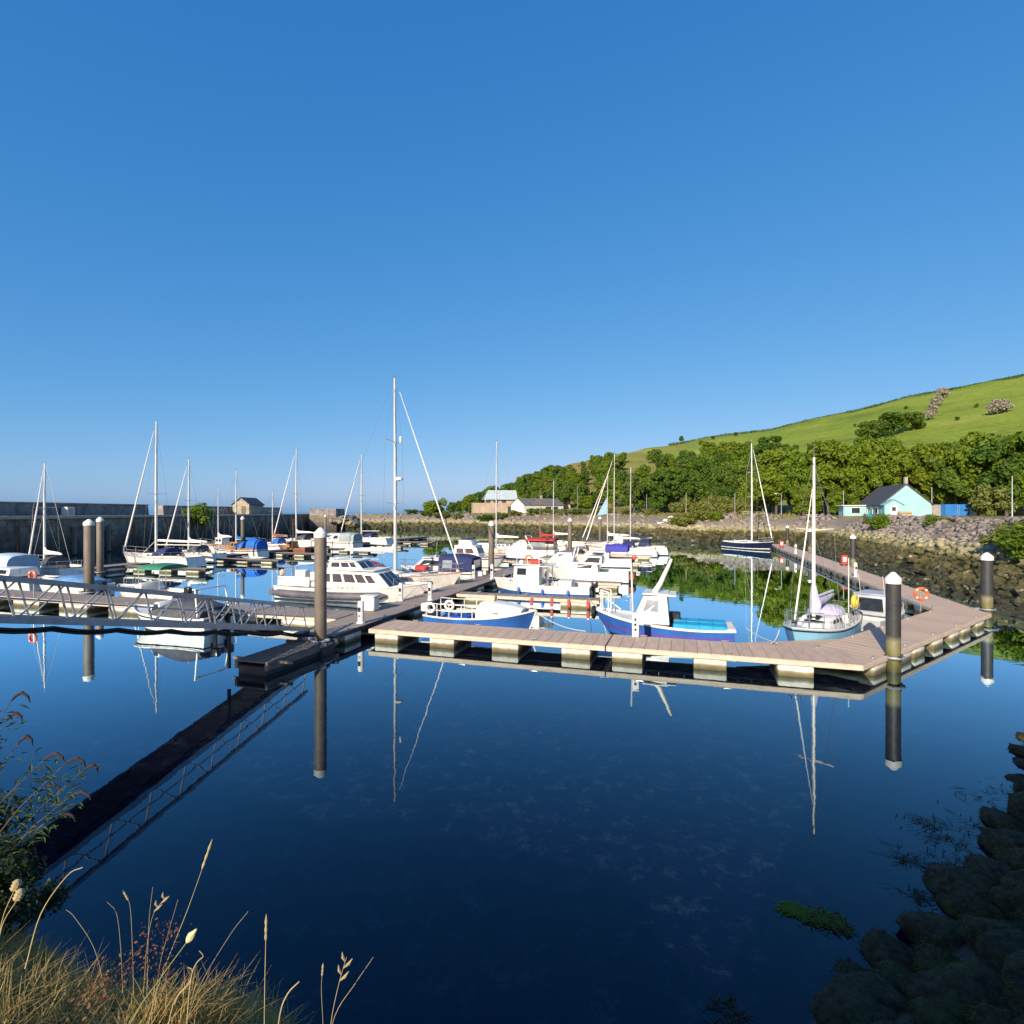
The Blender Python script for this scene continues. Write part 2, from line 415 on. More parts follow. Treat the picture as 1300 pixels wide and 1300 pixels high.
PXT = [480, 545, 570, 592, 640, 700, 783, 866, 921, 977, 1023, 1088, 1161, 1231, 1300, 1500, 2600]
SKY_Y = [650, 649, 645, 628, 618, 594, 575, 561, 551, 545, 533.5, 520, 501, 489, 475, 440, 400]
RDG_Y = [235, 235, 240, 250, 290, 370, 440, 480, 500, 500, 490, 480, 460, 440, 420, 380, 300]
FOOT_Y = [196, 196, 200, 200, 195, 185, 172, 165, 158, 150, 142, 132, 122, 114, 108, 95, 80]
def hill(x, y):
    x = np.asarray(x, float); y = np.asarray(y, float)
    px = 650 + F * x / np.maximum(y, 1)
    sk = np.interp(px, PXT, SKY_Y); ry = np.interp(px, PXT, RDG_Y); fy = np.interp(px, PXT, FOOT_Y)
    zr = EYE + (650 - sk) * ry / F - 4.8
    t = np.clip((y - fy) / (ry - fy), 0, 1)
    h = zr * t ** 1.2
    h = np.where(y > ry, zr - 0.035 * (y - ry), h)
    return np.where(y > 50, np.maximum(h, 0), 0)
def near_z(x, y):
    """Bank under the camera: weedy boulders to the right, a grassy lip to the left, an added unseen rise behind for shade."""
    d = shore(x, y); x = np.asarray(x, float); y = np.asarray(y, float)
    zl = 3.14 * (1 - np.exp(-np.maximum(d, 0) / 1.0)) + 0.06 * np.maximum(d, 0)
    zr = np.minimum(0.60 * np.maximum(d, 0), 3.9)
    w = sstep(-1.9, -0.1, x)
    z = zl * (1 - w) + zr * w
    z = z + 6.8 * sstep(-2.5, -8.5, y) * sstep(-5.0, -2.6, x)  # added mound out of view, shaped to keep the sun off the right-hand boulders
    return np.where(d < 0, np.maximum(0.7 * d, -3), z)
def ground_z(x, y):
    d = shore(x, y)
    z = np.where(d < 0, np.maximum(0.55 * d, -4), np.minimum(4.8 * d / 8.5, 4.8))
    z = z + hill(x, y) * sstep(6, 45, d) + 0.12 * vnoise(x, y, 0.3) * (d > 1)
    near = (np.asarray(y) < 19) & (np.asarray(x) < 22)
    return np.where(near, near_z(x, y) - 0.5, z)
def gz(x, y): return float(ground_z(np.array([x]), np.array([y]))[0])

def grid_mesh(name, xs, ys, fn):
    X, Y = np.meshgrid(xs, ys); Z = fn(X, Y)
    v = np.stack([X, Y, Z], -1).reshape(-1, 3); nx = len(xs); ny = len(ys)
    i = (np.arange(ny - 1)[:, None] * nx + np.arange(nx - 1)[None, :]).ravel()
    f = np.stack([i, i + 1, i + nx + 1, i + nx], -1)
    me = npmesh(name, v, f); me.polygons.foreach_set('use_smooth', [True] * len(me.polygons)); return me

geo = lambda a, b, n: list(np.geomspace(a, b, n))
xs = np.array([-q for q in geo(125, 8000, 16)][::-1] + list(np.linspace(-118, 150, 160)) + [150 + q for q in geo(4, 8500, 60)])
ys = np.array([-q for q in geo(28, 2500, 8)][::-1] + list(np.linspace(-25, 230, 150)) + [230 + q for q in geo(3.5, 8500, 70)])

def ground_material():
    m = bpy.data.materials.new('land'); m.use_nodes = True
    nt = m.node_tree; N = nt.nodes; Lk = nt.links
    b = N['Principled BSDF']; b.inputs['Roughness'].default_value = 0.9; b.inputs['Specular IOR Level'].default_value = 0.1
    g = N.new('ShaderNodeNewGeometry'); sp = N.new('ShaderNodeSeparateXYZ'); Lk.new(g.outputs['Position'], sp.inputs[0])
    def noise(s, d=5, r=0.6):
        n = N.new('ShaderNodeTexNoise'); n.inputs['Scale'].default_value = s; n.inputs['Detail'].default_value = d; n.inputs['Roughness'].default_value = r
        Lk.new(g.outputs['Position'], n.inputs['Vector']); return n.outputs['Fac']
    def ramp(src, stops):
        r = N.new('ShaderNodeValToRGB')
        while len(r.color_ramp.elements) < len(stops): r.color_ramp.elements.new(0.5)
        for e, (p, c) in zip(r.color_ramp.elements, stops): e.position = p; e.color = (*c, 1)
        Lk.new(src, r.inputs[0]); return r.outputs[0]
    def rng(src, a, b_, c=0.0, d=1.0):
        r = N.new('ShaderNodeMapRange'); r.inputs[1].default_value = a; r.inputs[2].default_value = b_; r.inputs[3].default_value = c; r.inputs[4].default_value = d
        Lk.new(src, r.inputs[0]); return r.outputs[0]
    def mix(f, a, b_):
        x = N.new('ShaderNodeMix'); x.data_type = 'RGBA'; Lk.new(f, x.inputs[0]); Lk.new(a, x.inputs[6]); Lk.new(b_, x.inputs[7]); return x.outputs[2]
    tide = ramp(rng(sp.outputs[2], 0, 5), [(0.0, (0.03, 0.028, 0.012)), (0.3, WEED), (0.44, WEED2), (0.5, LICH), (0.58, (0.28, 0.24, 0.17)), (0.7, STONE2), (1, STONE2)])
    flat = ramp(noise(0.11, 6), [(0.36, (0.15, 0.17, 0.035)), (0.5, (0.24, 0.21, 0.07)), (0.64, (0.30, 0.25, 0.13))])
    field = ramp(noise(0.016, 9, 0.72), [(0.34, (0.12, 0.175, 0.025)), (0.45, (0.185, 0.25, 0.034)), (0.54, (0.215, 0.28, 0.04)), (0.66, (0.31, 0.32, 0.075))])
    grain = ramp(noise(0.35, 8, 0.8), [(0.3, (0.55, 0.6, 0.55)), (0.7, (1.25, 1.2, 1.1))])
    tan = ramp(noise(0.05, 4), [(0.35, (0.20, 0.15, 0.06)), (0.65, (0.34, 0.25, 0.12))])
    # the drier ground on the seaward end of the hill
    lx = N.new('ShaderNodeMath'); lx.operation = 'MULTIPLY_ADD'; lx.inputs[1].default_value = 1.0
    Lk.new(rng(noise(0.012, 4), 0.3, 0.7, -60, 60), lx.inputs[0]); Lk.new(sp.outputs[0], lx.inputs[2])
    field = mix(rng(lx.outputs[0], 120, 40), field, tan)
    mulf = N.new('ShaderNodeMix'); mulf.data_type = 'RGBA'; mulf.blend_type = 'MULTIPLY'; mulf.inputs[0].default_value = 1
    Lk.new(field, mulf.inputs[6]); Lk.new(grain, mulf.inputs[7])
    mulg = N.new('ShaderNodeMix'); mulg.data_type = 'RGBA'; mulg.blend_type = 'MULTIPLY'; mulg.inputs[0].default_value = 1
    Lk.new(flat, mulg.inputs[6]); Lk.new(grain, mulg.inputs[7])
    land = mix(rng(sp.outputs[2], 8, 24), mulg.outputs[2], mulf.outputs[2])
    allc = mix(rng(sp.outputs[2], 4.1, 4.75), tide, land)
    Lk.new(allc, b.inputs['Base Color'])
    bp = N.new('ShaderNodeBump'); bp.inputs['Strength'].default_value = 0.6; bp.inputs['Distance'].default_value = 0.5
    Lk.new(noise(0.8, 6, 0.7), bp.inputs['Height']); Lk.new(bp.outputs[0], b.inputs['Normal'])
    return m
ground = struct('ground', grid_mesh('ground', xs, ys, ground_z), ground_material())

nearmat = zmat('near_bank_soil', [(0, (0.012, 0.012, 0.008)), (1.0, (0.02, 0.022, 0.012)), (2.2, (0.05, 0.05, 0.02)), (2.7, (0.20, 0.15, 0.06)), (4.5, (0.26, 0.20, 0.09))],
               bump=0.8, bscale=7, var=0.4, vscale=3)
near_bank = struct('near_bank', grid_mesh('near_bank', np.arange(-16, 22.01, 0.16), np.arange(-14, 18.6, 0.16),
                   lambda x, y: near_z(x, y) + 0.10 * vnoise(x, y, 0.9) + 0.05 * vnoise(x, y, 2.7)), nearmat)

# ------------------------------------------------------------------ water
def water_material():
    m = bpy.data.materials.new('harbour_water'); m.use_nodes = True
    nt = m.node_tree; N = nt.nodes; Lk = nt.links
    N.remove(N['Principled BSDF'])
    # dark, clear water: a mirror whose strength follows the Fresnel law, over a nearly black body with faint weed
    tc = N.new('ShaderNodeTexCoord')
    n1 = N.new('ShaderNodeTexNoise'); n1.inputs['Scale'].default_value = 2.4; n1.inputs['Detail'].default_value = 10; n1.inputs['Roughness'].default_value = 0.82; n1.inputs['Distortion'].default_value = 0.25
    Lk.new(tc.outputs['Object'], n1.inputs['Vector'])
    r1 = N.new('ShaderNodeValToRGB'); r1.color_ramp.elements[0].position = 0.52; r1.color_ramp.elements[1].position = 0.70
    r1.color_ramp.elements[0].color = (0.0009, 0.0016, 0.0100, 1); r1.color_ramp.elements[1].color = (0.022, 0.034, 0.048, 1)
    Lk.new(n1.outputs['Fac'], r1.inputs[0])
    df_ = N.new('ShaderNodeBsdfDiffuse'); Lk.new(r1.outputs[0], df_.inputs[0])
    gl_ = N.new('ShaderNodeBsdfGlossy'); gl_.inputs['Roughness'].default_value = 0.0; gl_.inputs[0].default_value = (0.74, 0.91, 1.0, 1)
    fr_ = N.new('ShaderNodeFresnel'); fr_.inputs['IOR'].default_value = 1.333
    p1_ = N.new('ShaderNodeMath'); p1_.operation = 'POWER'; p1_.inputs[1].default_value = 1.28; Lk.new(fr_.outputs[0], p1_.inputs[0])
    p2_ = N.new('ShaderNodeMath'); p2_.operation = 'MULTIPLY'; p2_.inputs[1].default_value = 3.9; p2_.use_clamp = True; Lk.new(p1_.outputs[0], p2_.inputs[0])
    ms_ = N.new('ShaderNodeMixShader'); Lk.new(p2_.outputs[0], ms_.inputs[0]); Lk.new(df_.outputs[0], ms_.inputs[1]); Lk.new(gl_.outputs[0], ms_.inputs[2])
    Lk.new(ms_.outputs[0], N['Material Output'].inputs[0])
    hs = []
    for sc, amp in ((0.35, 1.0), (1.3, 0.35), (4.0, 0.06)):
        mp = N.new('ShaderNodeMapping'); mp.inputs['Scale'].default_value = (sc, sc * 1.3, sc); mp.inputs['Rotation'].default_value = (0, 0, 0.6 + sc)
        Lk.new(tc.outputs['Object'], mp.inputs[0])
        n = N.new('ShaderNodeTexNoise'); n.inputs['Scale'].default_value = 1; n.inputs['Detail'].default_value = 2
        Lk.new(mp.outputs[0], n.inputs['Vector'])
        mu = N.new('ShaderNodeMath'); mu.operation = 'MULTIPLY'; mu.inputs[1].default_value = amp; Lk.new(n.outputs['Fac'], mu.inputs[0]); hs.append(mu.outputs[0])
    a1 = N.new('ShaderNodeMath'); a1.operation = 'ADD'; Lk.new(hs[0], a1.inputs[0]); Lk.new(hs[1], a1.inputs[1])
    a2 = N.new('ShaderNodeMath'); a2.operation = 'ADD'; Lk.new(a1.outputs[0], a2.inputs[0]); Lk.new(hs[2], a2.inputs[1])
    bp = N.new('ShaderNodeBump'); bp.inputs['Strength'].default_value = 0.5; bp.inputs['Distance'].default_value = 0.008
    Lk.new(a2.outputs[0], bp.inputs['Height']); Lk.new(bp.outputs[0], gl_.inputs['Normal'])
    return m
wmb = MB().add([(-9000, -50, 0), (9000, -50, 0), (9000, 9500, 0), (-9000, 9500, 0)], [(0, 1, 2, 3)])
struct('water', wmb.mesh('water'), water_material())

# ------------------------------------------------------------------ rocks of the banks
def rock_mesh(name, seed, flat=0.7, n=14):
    r = random.Random(seed); bm = bmesh.new()
    for i in range(n):
        p = Vector((r.gauss(0, 1), r.gauss(0, 1), r.gauss(0, 1))).normalized() * r.uniform(0.8, 1.1)
        bm.verts.new((p.x * r.uniform(0.9, 1.15), p.y, p.z * flat))
    res = bmesh.ops.convex_hull(bm, input=bm.verts[:])
    bmesh.ops.delete(bm, geom=list({g for g in res['geom_interior'] if isinstance(g, bmesh.types.BMVert)}), context='VERTS')
    bmesh.ops.triangulate(bm, faces=bm.faces[:])
    me = bpy.data.meshes.new(name); bm.to_mesh(me); bm.free(); return me
ROCKS = [rock_mesh('rock', 40 + i) for i in range(10)]
for m_ in ROCKS: m_.materials.append(rockmat)
rock_np = []
for m_ in ROCKS:
    v_ = np.zeros(len(m_.vertices) * 3); m_.vertices.foreach_get('co', v_)
    rock_np.append((v_.reshape(-1, 3), np.array([tuple(p.vertices) for p in m_.polygons])))

def euler(a, b, c): return np.array(Matrix.Rotation(c, 3, 'Z') @ Matrix.Rotation(b, 3, 'Y') @ Matrix.Rotation(a, 3, 'X'))
cands = []
path = SH[12:24]
for (x0, y0), (x1, y1) in zip(path[:-1], path[1:]):
    L_ = math.hypot(x1 - x0, y1 - y0); dist = max(20, (y0 + y1) / 2)
    tx, ty = (x1 - x0) / L_, (y1 - y0) / L_; nx_, ny_ = ty, -tx
    sz = 0.50 if dist < 60 else 0.75 if dist < 110 else 0.95
    n_ = int(L_ * 10.5 / (sz * sz * 1.15))
    for _ in range(n_):
        t = rnd.random() * L_; d = rnd.uniform(-0.8, 9.2)
        if dist > 110 and d > 5.2 and rnd.random() < 0.75: continue
        if 60 < dist <= 110 and d > 6.5 and rnd.random() < 0.4: continue
        x = x0 + tx * t + nx_ * d; y = y0 + ty * t + ny_ * d
        s = sz * rnd.uniform(0.55, 1.35) * (1.15 if d < 4 else 0.85)
        cands.append((x, y, s))
cx = np.array([c[0] for c in cands]); cy = np.array([c[1] for c in cands]); cz = ground_z(cx, cy)
keep = (shore(cx, cy) > -1.0)
items = [(math.hypot(x, y) / s + (0 if abs(x / y) < 0.95 else 1e6), x, y, z, s) for x, y, z, s, k in zip(cx, cy, cz, [c[2] for c in cands], keep) if k]
items.sort(key=lambda q: q[0])
for i, (_, x, y, z, s) in enumerate(items[:300]):
    o = link('rock', ROCKS[i % 10], None, ground); o.location = (x, y, z - 0.05 * s)
    o.rotation_euler = (rnd.uniform(-.5, .5), rnd.uniform(-.5, .5), rnd.uniform(0, 6.3)); o.scale = (s, s * rnd.uniform(.7, 1.1), s * rnd.uniform(.7, 1.1))
def scatter_rocks(lst):
    vs, fs, n = [], [], 0
    for i, (_, x, y, z, s) in enumerate(lst):
        v, f = rock_np[i % 10]
        M = euler(rnd.uniform(-.5, .5), rnd.uniform(-.5, .5), rnd.uniform(0, 6.3)) * s
        vs.append(v @ M.T + np.array([x, y, z - 0.05 * s])); fs.append(f + n); n += len(v)
    return npmesh('bank_rocks', np.concatenate(vs), np.concatenate(fs))
tag(struct('bank_rocks', scatter_rocks(items[300:]), rockmat, ground), kind='stuff')

# ------------------------------------------------------------------ harbour pier on the left
pier = thing('harbour_pier', 'long dark stone harbour wall with parapet along the left side', 'pier', (-56, 10, 0))
MB().hexa([(-9, -30, -3), (0.5, -30, -3), (0.5, 146, -3), (-9, 146, -3)], [(-9, -30, 4.8), (-0.1, -30, 4.8), (-0.1, 146, 4.8), (-9, 146, 4.8)]).build('wall', piermat, pier, False)
copemat = mat('coping_stone', (0.50, 0.43, 0.31), (0.36, 0.31, 0.22), 0.6, 0.9, bump=0.3)
for k in range(48):
    y0 = -30 + k * 3.67
    MB().cbox((-0.5, y0 + 1.82, 4.86), (1.5, 3.62, 0.36), 0.03).build('coping_stone', copemat, pier, False)
STN = []
for k in range(6):
    me_ = MB().cbox((0, 0, 0), (0.22, (1.2, 1.5, 1.7, 1.95, 2.2, 1.35)[k], 0.74), 0.07).mesh('stone'); me_.materials.append(piermat); STN.append(me_)
for row in range(5):
    y0 = 44 + rnd.uniform(0, 1)
    while y0 < 118:
        k = rnd.randrange(6); l_ = (1.2, 1.5, 1.7, 1.95, 2.2, 1.35)[k]
        if rnd.random() < 0.78:
            z_ = 1.0 + row * 0.79; o = link('stone', STN[k], None, pier); o.location = (0.5 - 0.6 * (z_ + 3) / 7.8 - rnd.uniform(0.0, 0.07), y0 + l_ / 2, z_)
        y0 += l_ + 0.05
for (y0, y1, h) in ((-30, 84.5, 1.85), (88.5, 139, 1.75)):
    MB().hexa([(-7.4, y0, 4.8), (-6.2, y0, 4.8), (-6.2, y1, 4.8), (-7.4, y1, 4.8)], [(-7.2, y0, 4.8 + h), (-6.4, y0, 4.8 + h), (-6.4, y1, 4.8 + h), (-7.2, y1, 4.8 + h)]).build('parapet', piermat, pier, False)
    MB().box((-6.8, (y0 + y1) / 2, 4.8 + h + 0.07), (1.15, y1 - y0 + 0.1, 0.14)).build('parapet_coping', piermat, pier, False)
MB().hexa([(1.2, 138, -3), (9, 138, -3), (9, 146, -3), (1.2, 146, -3)], [(1.6, 138.4, 6.4), (8.6, 138.4, 6.4), (8.6, 146, 6.4), (1.6, 146, 6.4)]).build('end_block', piermat, pier, False)
for y0 in (38, 52, 71, 96, 121):
    for dx in (-0.2, 0.2): pass
    MB().tube((0.45, y0, 0), (0.12, y0, 5.0), 0.05, n=6).build('ladder_rail', rust, pier)
    MB().tube((0.45, y0 + 0.45, 0), (0.12, y0 + 0.45, 5.0), 0.05, n=6).build('ladder_rail', rust, pier)
    for k in range(9): MB().tube((0.42 - 0.033 * k, y0, 0.4 + k * 0.5), (0.42 - 0.033 * k, y0 + 0.45, 0.4 + k * 0.5), 0.03, n=5).build('rung', rust, pier)
for y0 in (44, 60, 66, 80, 90, 104, 113, 128):
    h_ = 0.4 + 0.3 * rnd.random()
    MB().box((0.42, y0, 1.9), (0.35, 0.35, 3.4)).build('timber_fender', oldwood, pier, False)

stonewall = mat('cream_stone', (0.42, 0.36, 0.26), (0.28, 0.24, 0.18), 1.3, 0.9, bump=0.5, bscale=3)
slate = mat('slate_roof', (0.075, 0.075, 0.085), (0.05, 0.05, 0.058), 1.2, 0.7, bump=0.3, stretch=(1, 6, 6))
hut = thing('stone_hut', 'small stone hut with dark pitched roof at the end of the pier', 'hut', (-59.5, 121, 4.9))
def gable_house(root, w, l, he, hr, wallm, roofm, over=0.25, th=0.14, name='wall'):
    """Gable ends face -y and +y; w along x, l along y."""
    MB().prism([(-w / 2, 0, 0), (w / 2, 0, 0), (w / 2, 0, he), (0, 0, hr), (-w / 2, 0, he)], (0, l, 0)).build(name, wallm, root, False)
    k = (hr - he) / (w / 2)
    for s in (-1, 1):
        e = w / 2 + over
        a = [(s * e, -over, he - k * over + 0.02), (0, -over, hr + 0.02), (0, l + over, hr + 0.02), (s * e, l + over, he - k * over + 0.02)]
        b = [(p[0], p[1], p[2] + th) for p in a]
        MB().hexa(a, b).build('roof', roofm, root, False)
gable_house(hut, 3.6, 7.0, 2.3, 3.7, stonewall, slate)
MB().box((0.6, -0.03, 0.95), (0.9, 0.08, 1.9)).build('door', oldwood, hut, False)
cab = thing('utility_cabinet', 'small white cabinet standing against the pier parapet', 'cabinet', (-61.6, 76.5, 4.9))
MB().cbox((0, 0, 0.65), (0.9, 1.3, 1.3), 0.04).build('body', plastic_white, cab, False)
MB().box((0.46, 0, 0.65), (0.04, 0.8, 0.9)).build('door', galv, cab, False)

bw_rocks = []
for k in range(420):
    a = rnd.uniform(0, 1); x = -47 + rnd.uniform(-1.5, 7) ; y = 147 + rnd.uniform(0, 10)
    bw_rocks.append((0, x, y, max(0, 3.9 - 0.75 * max(0, x + 45) - 0.3 * max(0, 149 - y) + rnd.uniform(-.6, .3)), rnd.uniform(0.6, 1.2)))
pr = struct('pierhead_rocks', scatter_rocks(bw_rocks), rockmat, ground); tag(pr, kind='stuff')
# ------------------------------------------------------------------ vegetation
leaf_a = leafmat('foliage_fresh', (0.085, 0.16, 0.015), (0.21, 0.32, 0.024), (0.26, 0.31, 0.026), 0.5)
leaf_b = leafmat('foliage_deep', (0.045, 0.105, 0.016), (0.115, 0.215, 0.028), (0.18, 0.25, 0.03), 0.45)
leaf_c = leafmat('foliage_pale', (0.09, 0.12, 0.025), (0.20, 0.23, 0.055), (0.20, 0.20, 0.04))
leaf_d = leafmat('foliage_hawthorn', (0.20, 0.19, 0.12), (0.46, 0.43, 0.35), (0.36, 0.33, 0.24))
bark = mat('bark', (0.14, 0.11, 0.08), (0.07, 0.055, 0.04), 3, 0.95, bump=0.5, stretch=(4, 4, 0.7))

def leaf_cloud(lobes, n, size, seed, shell=0.55):
    """Leaf-sized quads through the volume of many small lobes, denser to their outsides."""
    r = np.random.default_rng(seed)
    lob = np.array(lobes); w = lob[:, 3] ** 2; w = w / w.sum()
    k = r.choice(len(lob), n, p=w)
    d = r.normal(size=(n, 3)); d /= np.linalg.norm(d, axis=1)[:, None]
    rad = (shell + (1.06 - shell) * r.random(n) ** 0.7)
    c = lob[k, :3] + d * (lob[k, 3] * rad)[:, None] * np.array([1, 1, 0.82])
    nrm = d * 0.8 + r.normal(size=(n, 3)) * 0.55 + np.array([0, 0, 0.35]); nrm /= np.linalg.norm(nrm, axis=1)[:, None]
    t = np.cross(nrm, r.normal(size=(n, 3))); t /= np.linalg.norm(t, axis=1)[:, None]; b = np.cross(nrm, t)
    s = (size * (0.6 + 0.8 * r.random(n)))[:, None]
    v = np.stack([c + t * s, c + b * s * 0.55, c - t * s, c - b * s * 0.55], 1).reshape(-1, 3)
    return npmesh('crown', v, np.arange(4 * n).reshape(n, 4))
def crown_lobes(h, rx, z0, n, seed, rmin, rmax, top=1.0):
    r = random.Random(seed); out = []
    for i in range(n):
        a = r.uniform(0, 6.283); u = r.uniform(-1, 1); q = r.uniform(0.55, 1.0)
        zc = z0 + (h - z0) * (0.5 + 0.42 * u)
        pr_ = math.sqrt(max(0.06, 1 - (u * 0.92) ** 2)) * rx * q * (1 if u < 0 else top)
        out.append((pr_ * math.cos(a), pr_ * math.sin(a), zc, r.uniform(rmin, rmax)))
    out.append((0, 0, z0 + (h - z0) * 0.55, rx * 0.6))
    return out
def trunk_mesh(h, r0, seed, spread):
    r = random.Random(seed); m = MB()
    pts = [(0, 0, -0.6)]; x = y = 0
    for i in range(1, 6):
        x += r.uniform(-.12, .12) * h / 10; y += r.uniform(-.12, .12) * h / 10; pts.append((x, y, h * 0.8 * i / 5))
    m.path(pts, [r0 * 1.35, r0, r0 * .8, r0 * .6, r0 * .4, r0 * .15], 8)
    for i in range(7):
        b = Vector(pts[2 + i % 3]); a = r.uniform(0, 6.28); q = spread * r.uniform(.55, .9)
        m.path([b, b + Vector((math.cos(a) * q * .5, math.sin(a) * q * .5, h * .12)), b + Vector((math.cos(a) * q, math.sin(a) * q, h * .28))], [r0 * .4, r0 * .26, r0 * .08], 5)
    return m.mesh('trunk', True)
TREES = []
def make_kind(h, rx, z0, nl, nleaf, size, seed, rmin, rmax, lm, r0=0.22, top=1.0):
    cm = leaf_cloud(crown_lobes(h, rx, z0, nl, seed, rmin, rmax, top), nleaf, size, seed); cm.materials.append(lm)
    tm = trunk_mesh(h, r0, seed, rx); tm.materials.append(bark)
    return cm, tm
K_BROAD = [make_kind(12, 4.6, 2.4, 38, 8000, 0.38, 100 + i, 0.9, 1.7, leaf_a) for i in range(4)]
K_DEEP = [make_kind(12, 4.2, 1.6, 36, 8000, 0.36, 120 + i, 0.9, 1.6, leaf_b) for i in range(3)]
K_FAR = [make_kind(9, 3.8, 0.8, 24, 2600, 0.42, 140 + i, 0.9, 1.6, leaf_b) for i in range(2)] + [make_kind(9, 3.9, 0.8, 24, 2600, 0.42, 150 + i, 0.9, 1.6, leaf_a) for i in range(2)]
K_BUSH = [make_kind(2.2, 1.6, 0.1, 16, 2200, 0.15, 160 + i, 0.35, 0.7, lm, 0.05) for i, lm in enumerate((leaf_a, leaf_c, leaf_b))]
K_HAW = [make_kind(5, 3.0, 0.8, 18, 1500, 0.34, 170, 0.7, 1.2, leaf_d, 0.12)]
K_COL = [make_kind(6, 0.9, 0.1, 16, 1500, 0.2, 180, 0.5, 0.75, leaf_a, 0.08)]
def plant(kind, name, label, cat, x, y, s, sz=None, group=None, z=None):
    cm, tm = kind
    t = thing(name, label, cat, (x, y, (gz(x, y) if z is None else z) - 0.05), rnd.uniform(0, 6.28), group)
    t.scale = (s, s, sz or s)
    link('crown', cm, None, t); link('trunk', tm, None, t)
    return t
def px2(px, y): return (px - 650) / F * y

# the wood behind the turquoise house, front row then the rows up the slope
ORD = ['leftmost', 'second', 'third', 'fourth', 'fifth', 'sixth', 'seventh', 'eighth', 'ninth', 'tenth', 'rightmost']
front = [(985, 120, 1.05, 0), (1020, 116, 1.05, 1), (1052, 114, 1.1, 2), (1085, 116, 1.12, 3), (1118, 113, 1.1, 0), (1150, 116, 1.1, 1), (1182, 112, 1.0, 2),
         (1214, 108, 1.05, 4), (1246, 105, 1.1, 1), (1278, 100, 1.1, 5), (1308, 98, 1.1, 0)]
ALLK = K_BROAD + K_DEEP
for i, (px, y, s, k) in enumerate(front):
    plant(ALLK[k], 'broadleaf_tree', ORD[i] + ' tree from the left in the front row of the wood by the turquoise house', 'tree', px2(px, y), y, s, s * (1.12 + 0.1 * rnd.random()), 'front row of the wood')
for j, (y0, n_) in enumerate(((128, 12), (141, 12), (154, 10))):
    for i in range(n_):
        px = 968 + (1320 - 968) * (i + rnd.random() * 0.7) / n_; y = y0 + rnd.uniform(-4, 4) - (px - 968) * 0.05
        s = rnd.uniform(0.7, 1.2)
        plant(ALLK[rnd.choice((0, 1, 2, 3, 0, 1, 5))], 'broadleaf_tree', 'tree in the upper rows of the wood above the turquoise house', 'tree', px2(px, y), y, s, s * rnd.uniform(.95, 1.15), 'upper rows of the wood')
plant(K_FAR[0], 'broadleaf_tree', 'dark rounded tree clump on the green hillside above the wood, left part', 'tree', px2(1103, 300), 300, 1.5, 1.25)
plant(K_FAR[1], 'broadleaf_tree', 'dark rounded tree clump on the green hillside above the wood, right part', 'tree', px2(1160, 298), 298, 1.6, 1.15)
plant(K_DEEP[2], 'broadleaf_tree', 'large dark round tree on the slope behind the navy sloop mast', 'tree', px2(978, 262), 262, 1.7, 1.45)
plant(K_FAR[1], 'broadleaf_tree', 'dark rounded tree clump on the green hillside above the wood, middle part', 'tree', px2(1131, 300), 300, 1.7, 1.4)
plant(K_BUSH[0], 'bush', 'small lone bush on the open pasture above the wood', 'bush', px2(1063, 250), 250, 2.2, 1.8)
# the wooded slope in the middle
for i in range(170):
    px = rnd.uniform(655, 975) if i % 3 else rnd.uniform(655, 790); fy = float(np.interp(px, PXT, FOOT_Y)); ry = float(np.interp(px, PXT, RDG_Y))
    t = rnd.random() ** 1.05 * float(np.interp(px, [655, 720, 800, 900, 975], [0.80, 0.80, 0.74, 0.6, 0.42]))
    y = fy + 4 + (ry - fy) * t; s = rnd.uniform(0.75, 1.25) * float(np.interp(px, [655, 700, 800, 860], [.55, .62, .85, 1.0]))
    k = rnd.choice(K_FAR)
    zone = ('above the white cottage', 'left of the three masts', 'right of the three masts', 'left of the navy sloop mast')[0 if px < 715 else 1 if px < 775 else 2 if px < 880 else 3]
    lv_ = 'lower slope' if t < .3 else 'upper slope'
    plant(k, 'hillside_tree', 'tree on the wooded ' + lv_ + ' ' + zone, 'tree', px2(px, y), y, s, s * rnd.uniform(.85, 1.15), 'trees on the wooded ' + lv_ + ' ' + zone)
for i, (px, y, s) in enumerate([(575, 212, .55), (585, 222, .6), (594, 228, .75), (600, 236, .85), (609, 243, .9), (617, 250, .95), (626, 245, 1.0), (634, 246, .9), (643, 262, .8), (652, 270, .7), (660, 285, .7), (592, 212, .5), (604, 216, .55)]):
    plant(K_FAR[i % 4], 'headland_tree', 'tree on the low headland left of the warehouse roof', 'tree', px2(px, y), y, s, s * .95, 'trees on the headland')
plant(K_DEEP[1], 'conifer_tree', 'tall dark dense tree at the foot of the hill, right of the three masts', 'tree', px2(838, 168), 168, 1.25, 1.15)
plant(K_DEEP[2], 'conifer_tree', 'dark dense tree beside the tallest of the three masts', 'tree', px2(805, 175), 175, 1.0, 1.0)
plant(K_DEEP[0], 'conifer_tree', 'dark dense tree right of the pale scrub, on the middle slope', 'tree', px2(925, 172), 172, 1.15, 1.1)
for i, (px, y, s) in enumerate([(890, 150, 1.6), (905, 148, 1.9), (920, 146, 1.7), (875, 152, 1.5), (936, 145, 1.6), (865, 158, 1.7), (950, 143, 1.5)]):
    plant(K_BUSH[1], 'scrub_bush', 'pale grey green scrub on the flat ground left of the navy sloop', 'bush', px2(px, y), y, s, s * 1.15, 'pale scrub on the far flat')
for i, (px, y) in enumerate([(1013, 104), (1024, 103), (1037, 104), (1060, 103), (1086, 101)]):
    plant(K_COL[0], 'columnar_shrub', 'ivy clad upright trunk at the foot of the wood left of the turquoise house', 'shrub', px2(px, y), y, 1.0, rnd.uniform(.9, 1.2), 'ivy clad uprights below the wood')
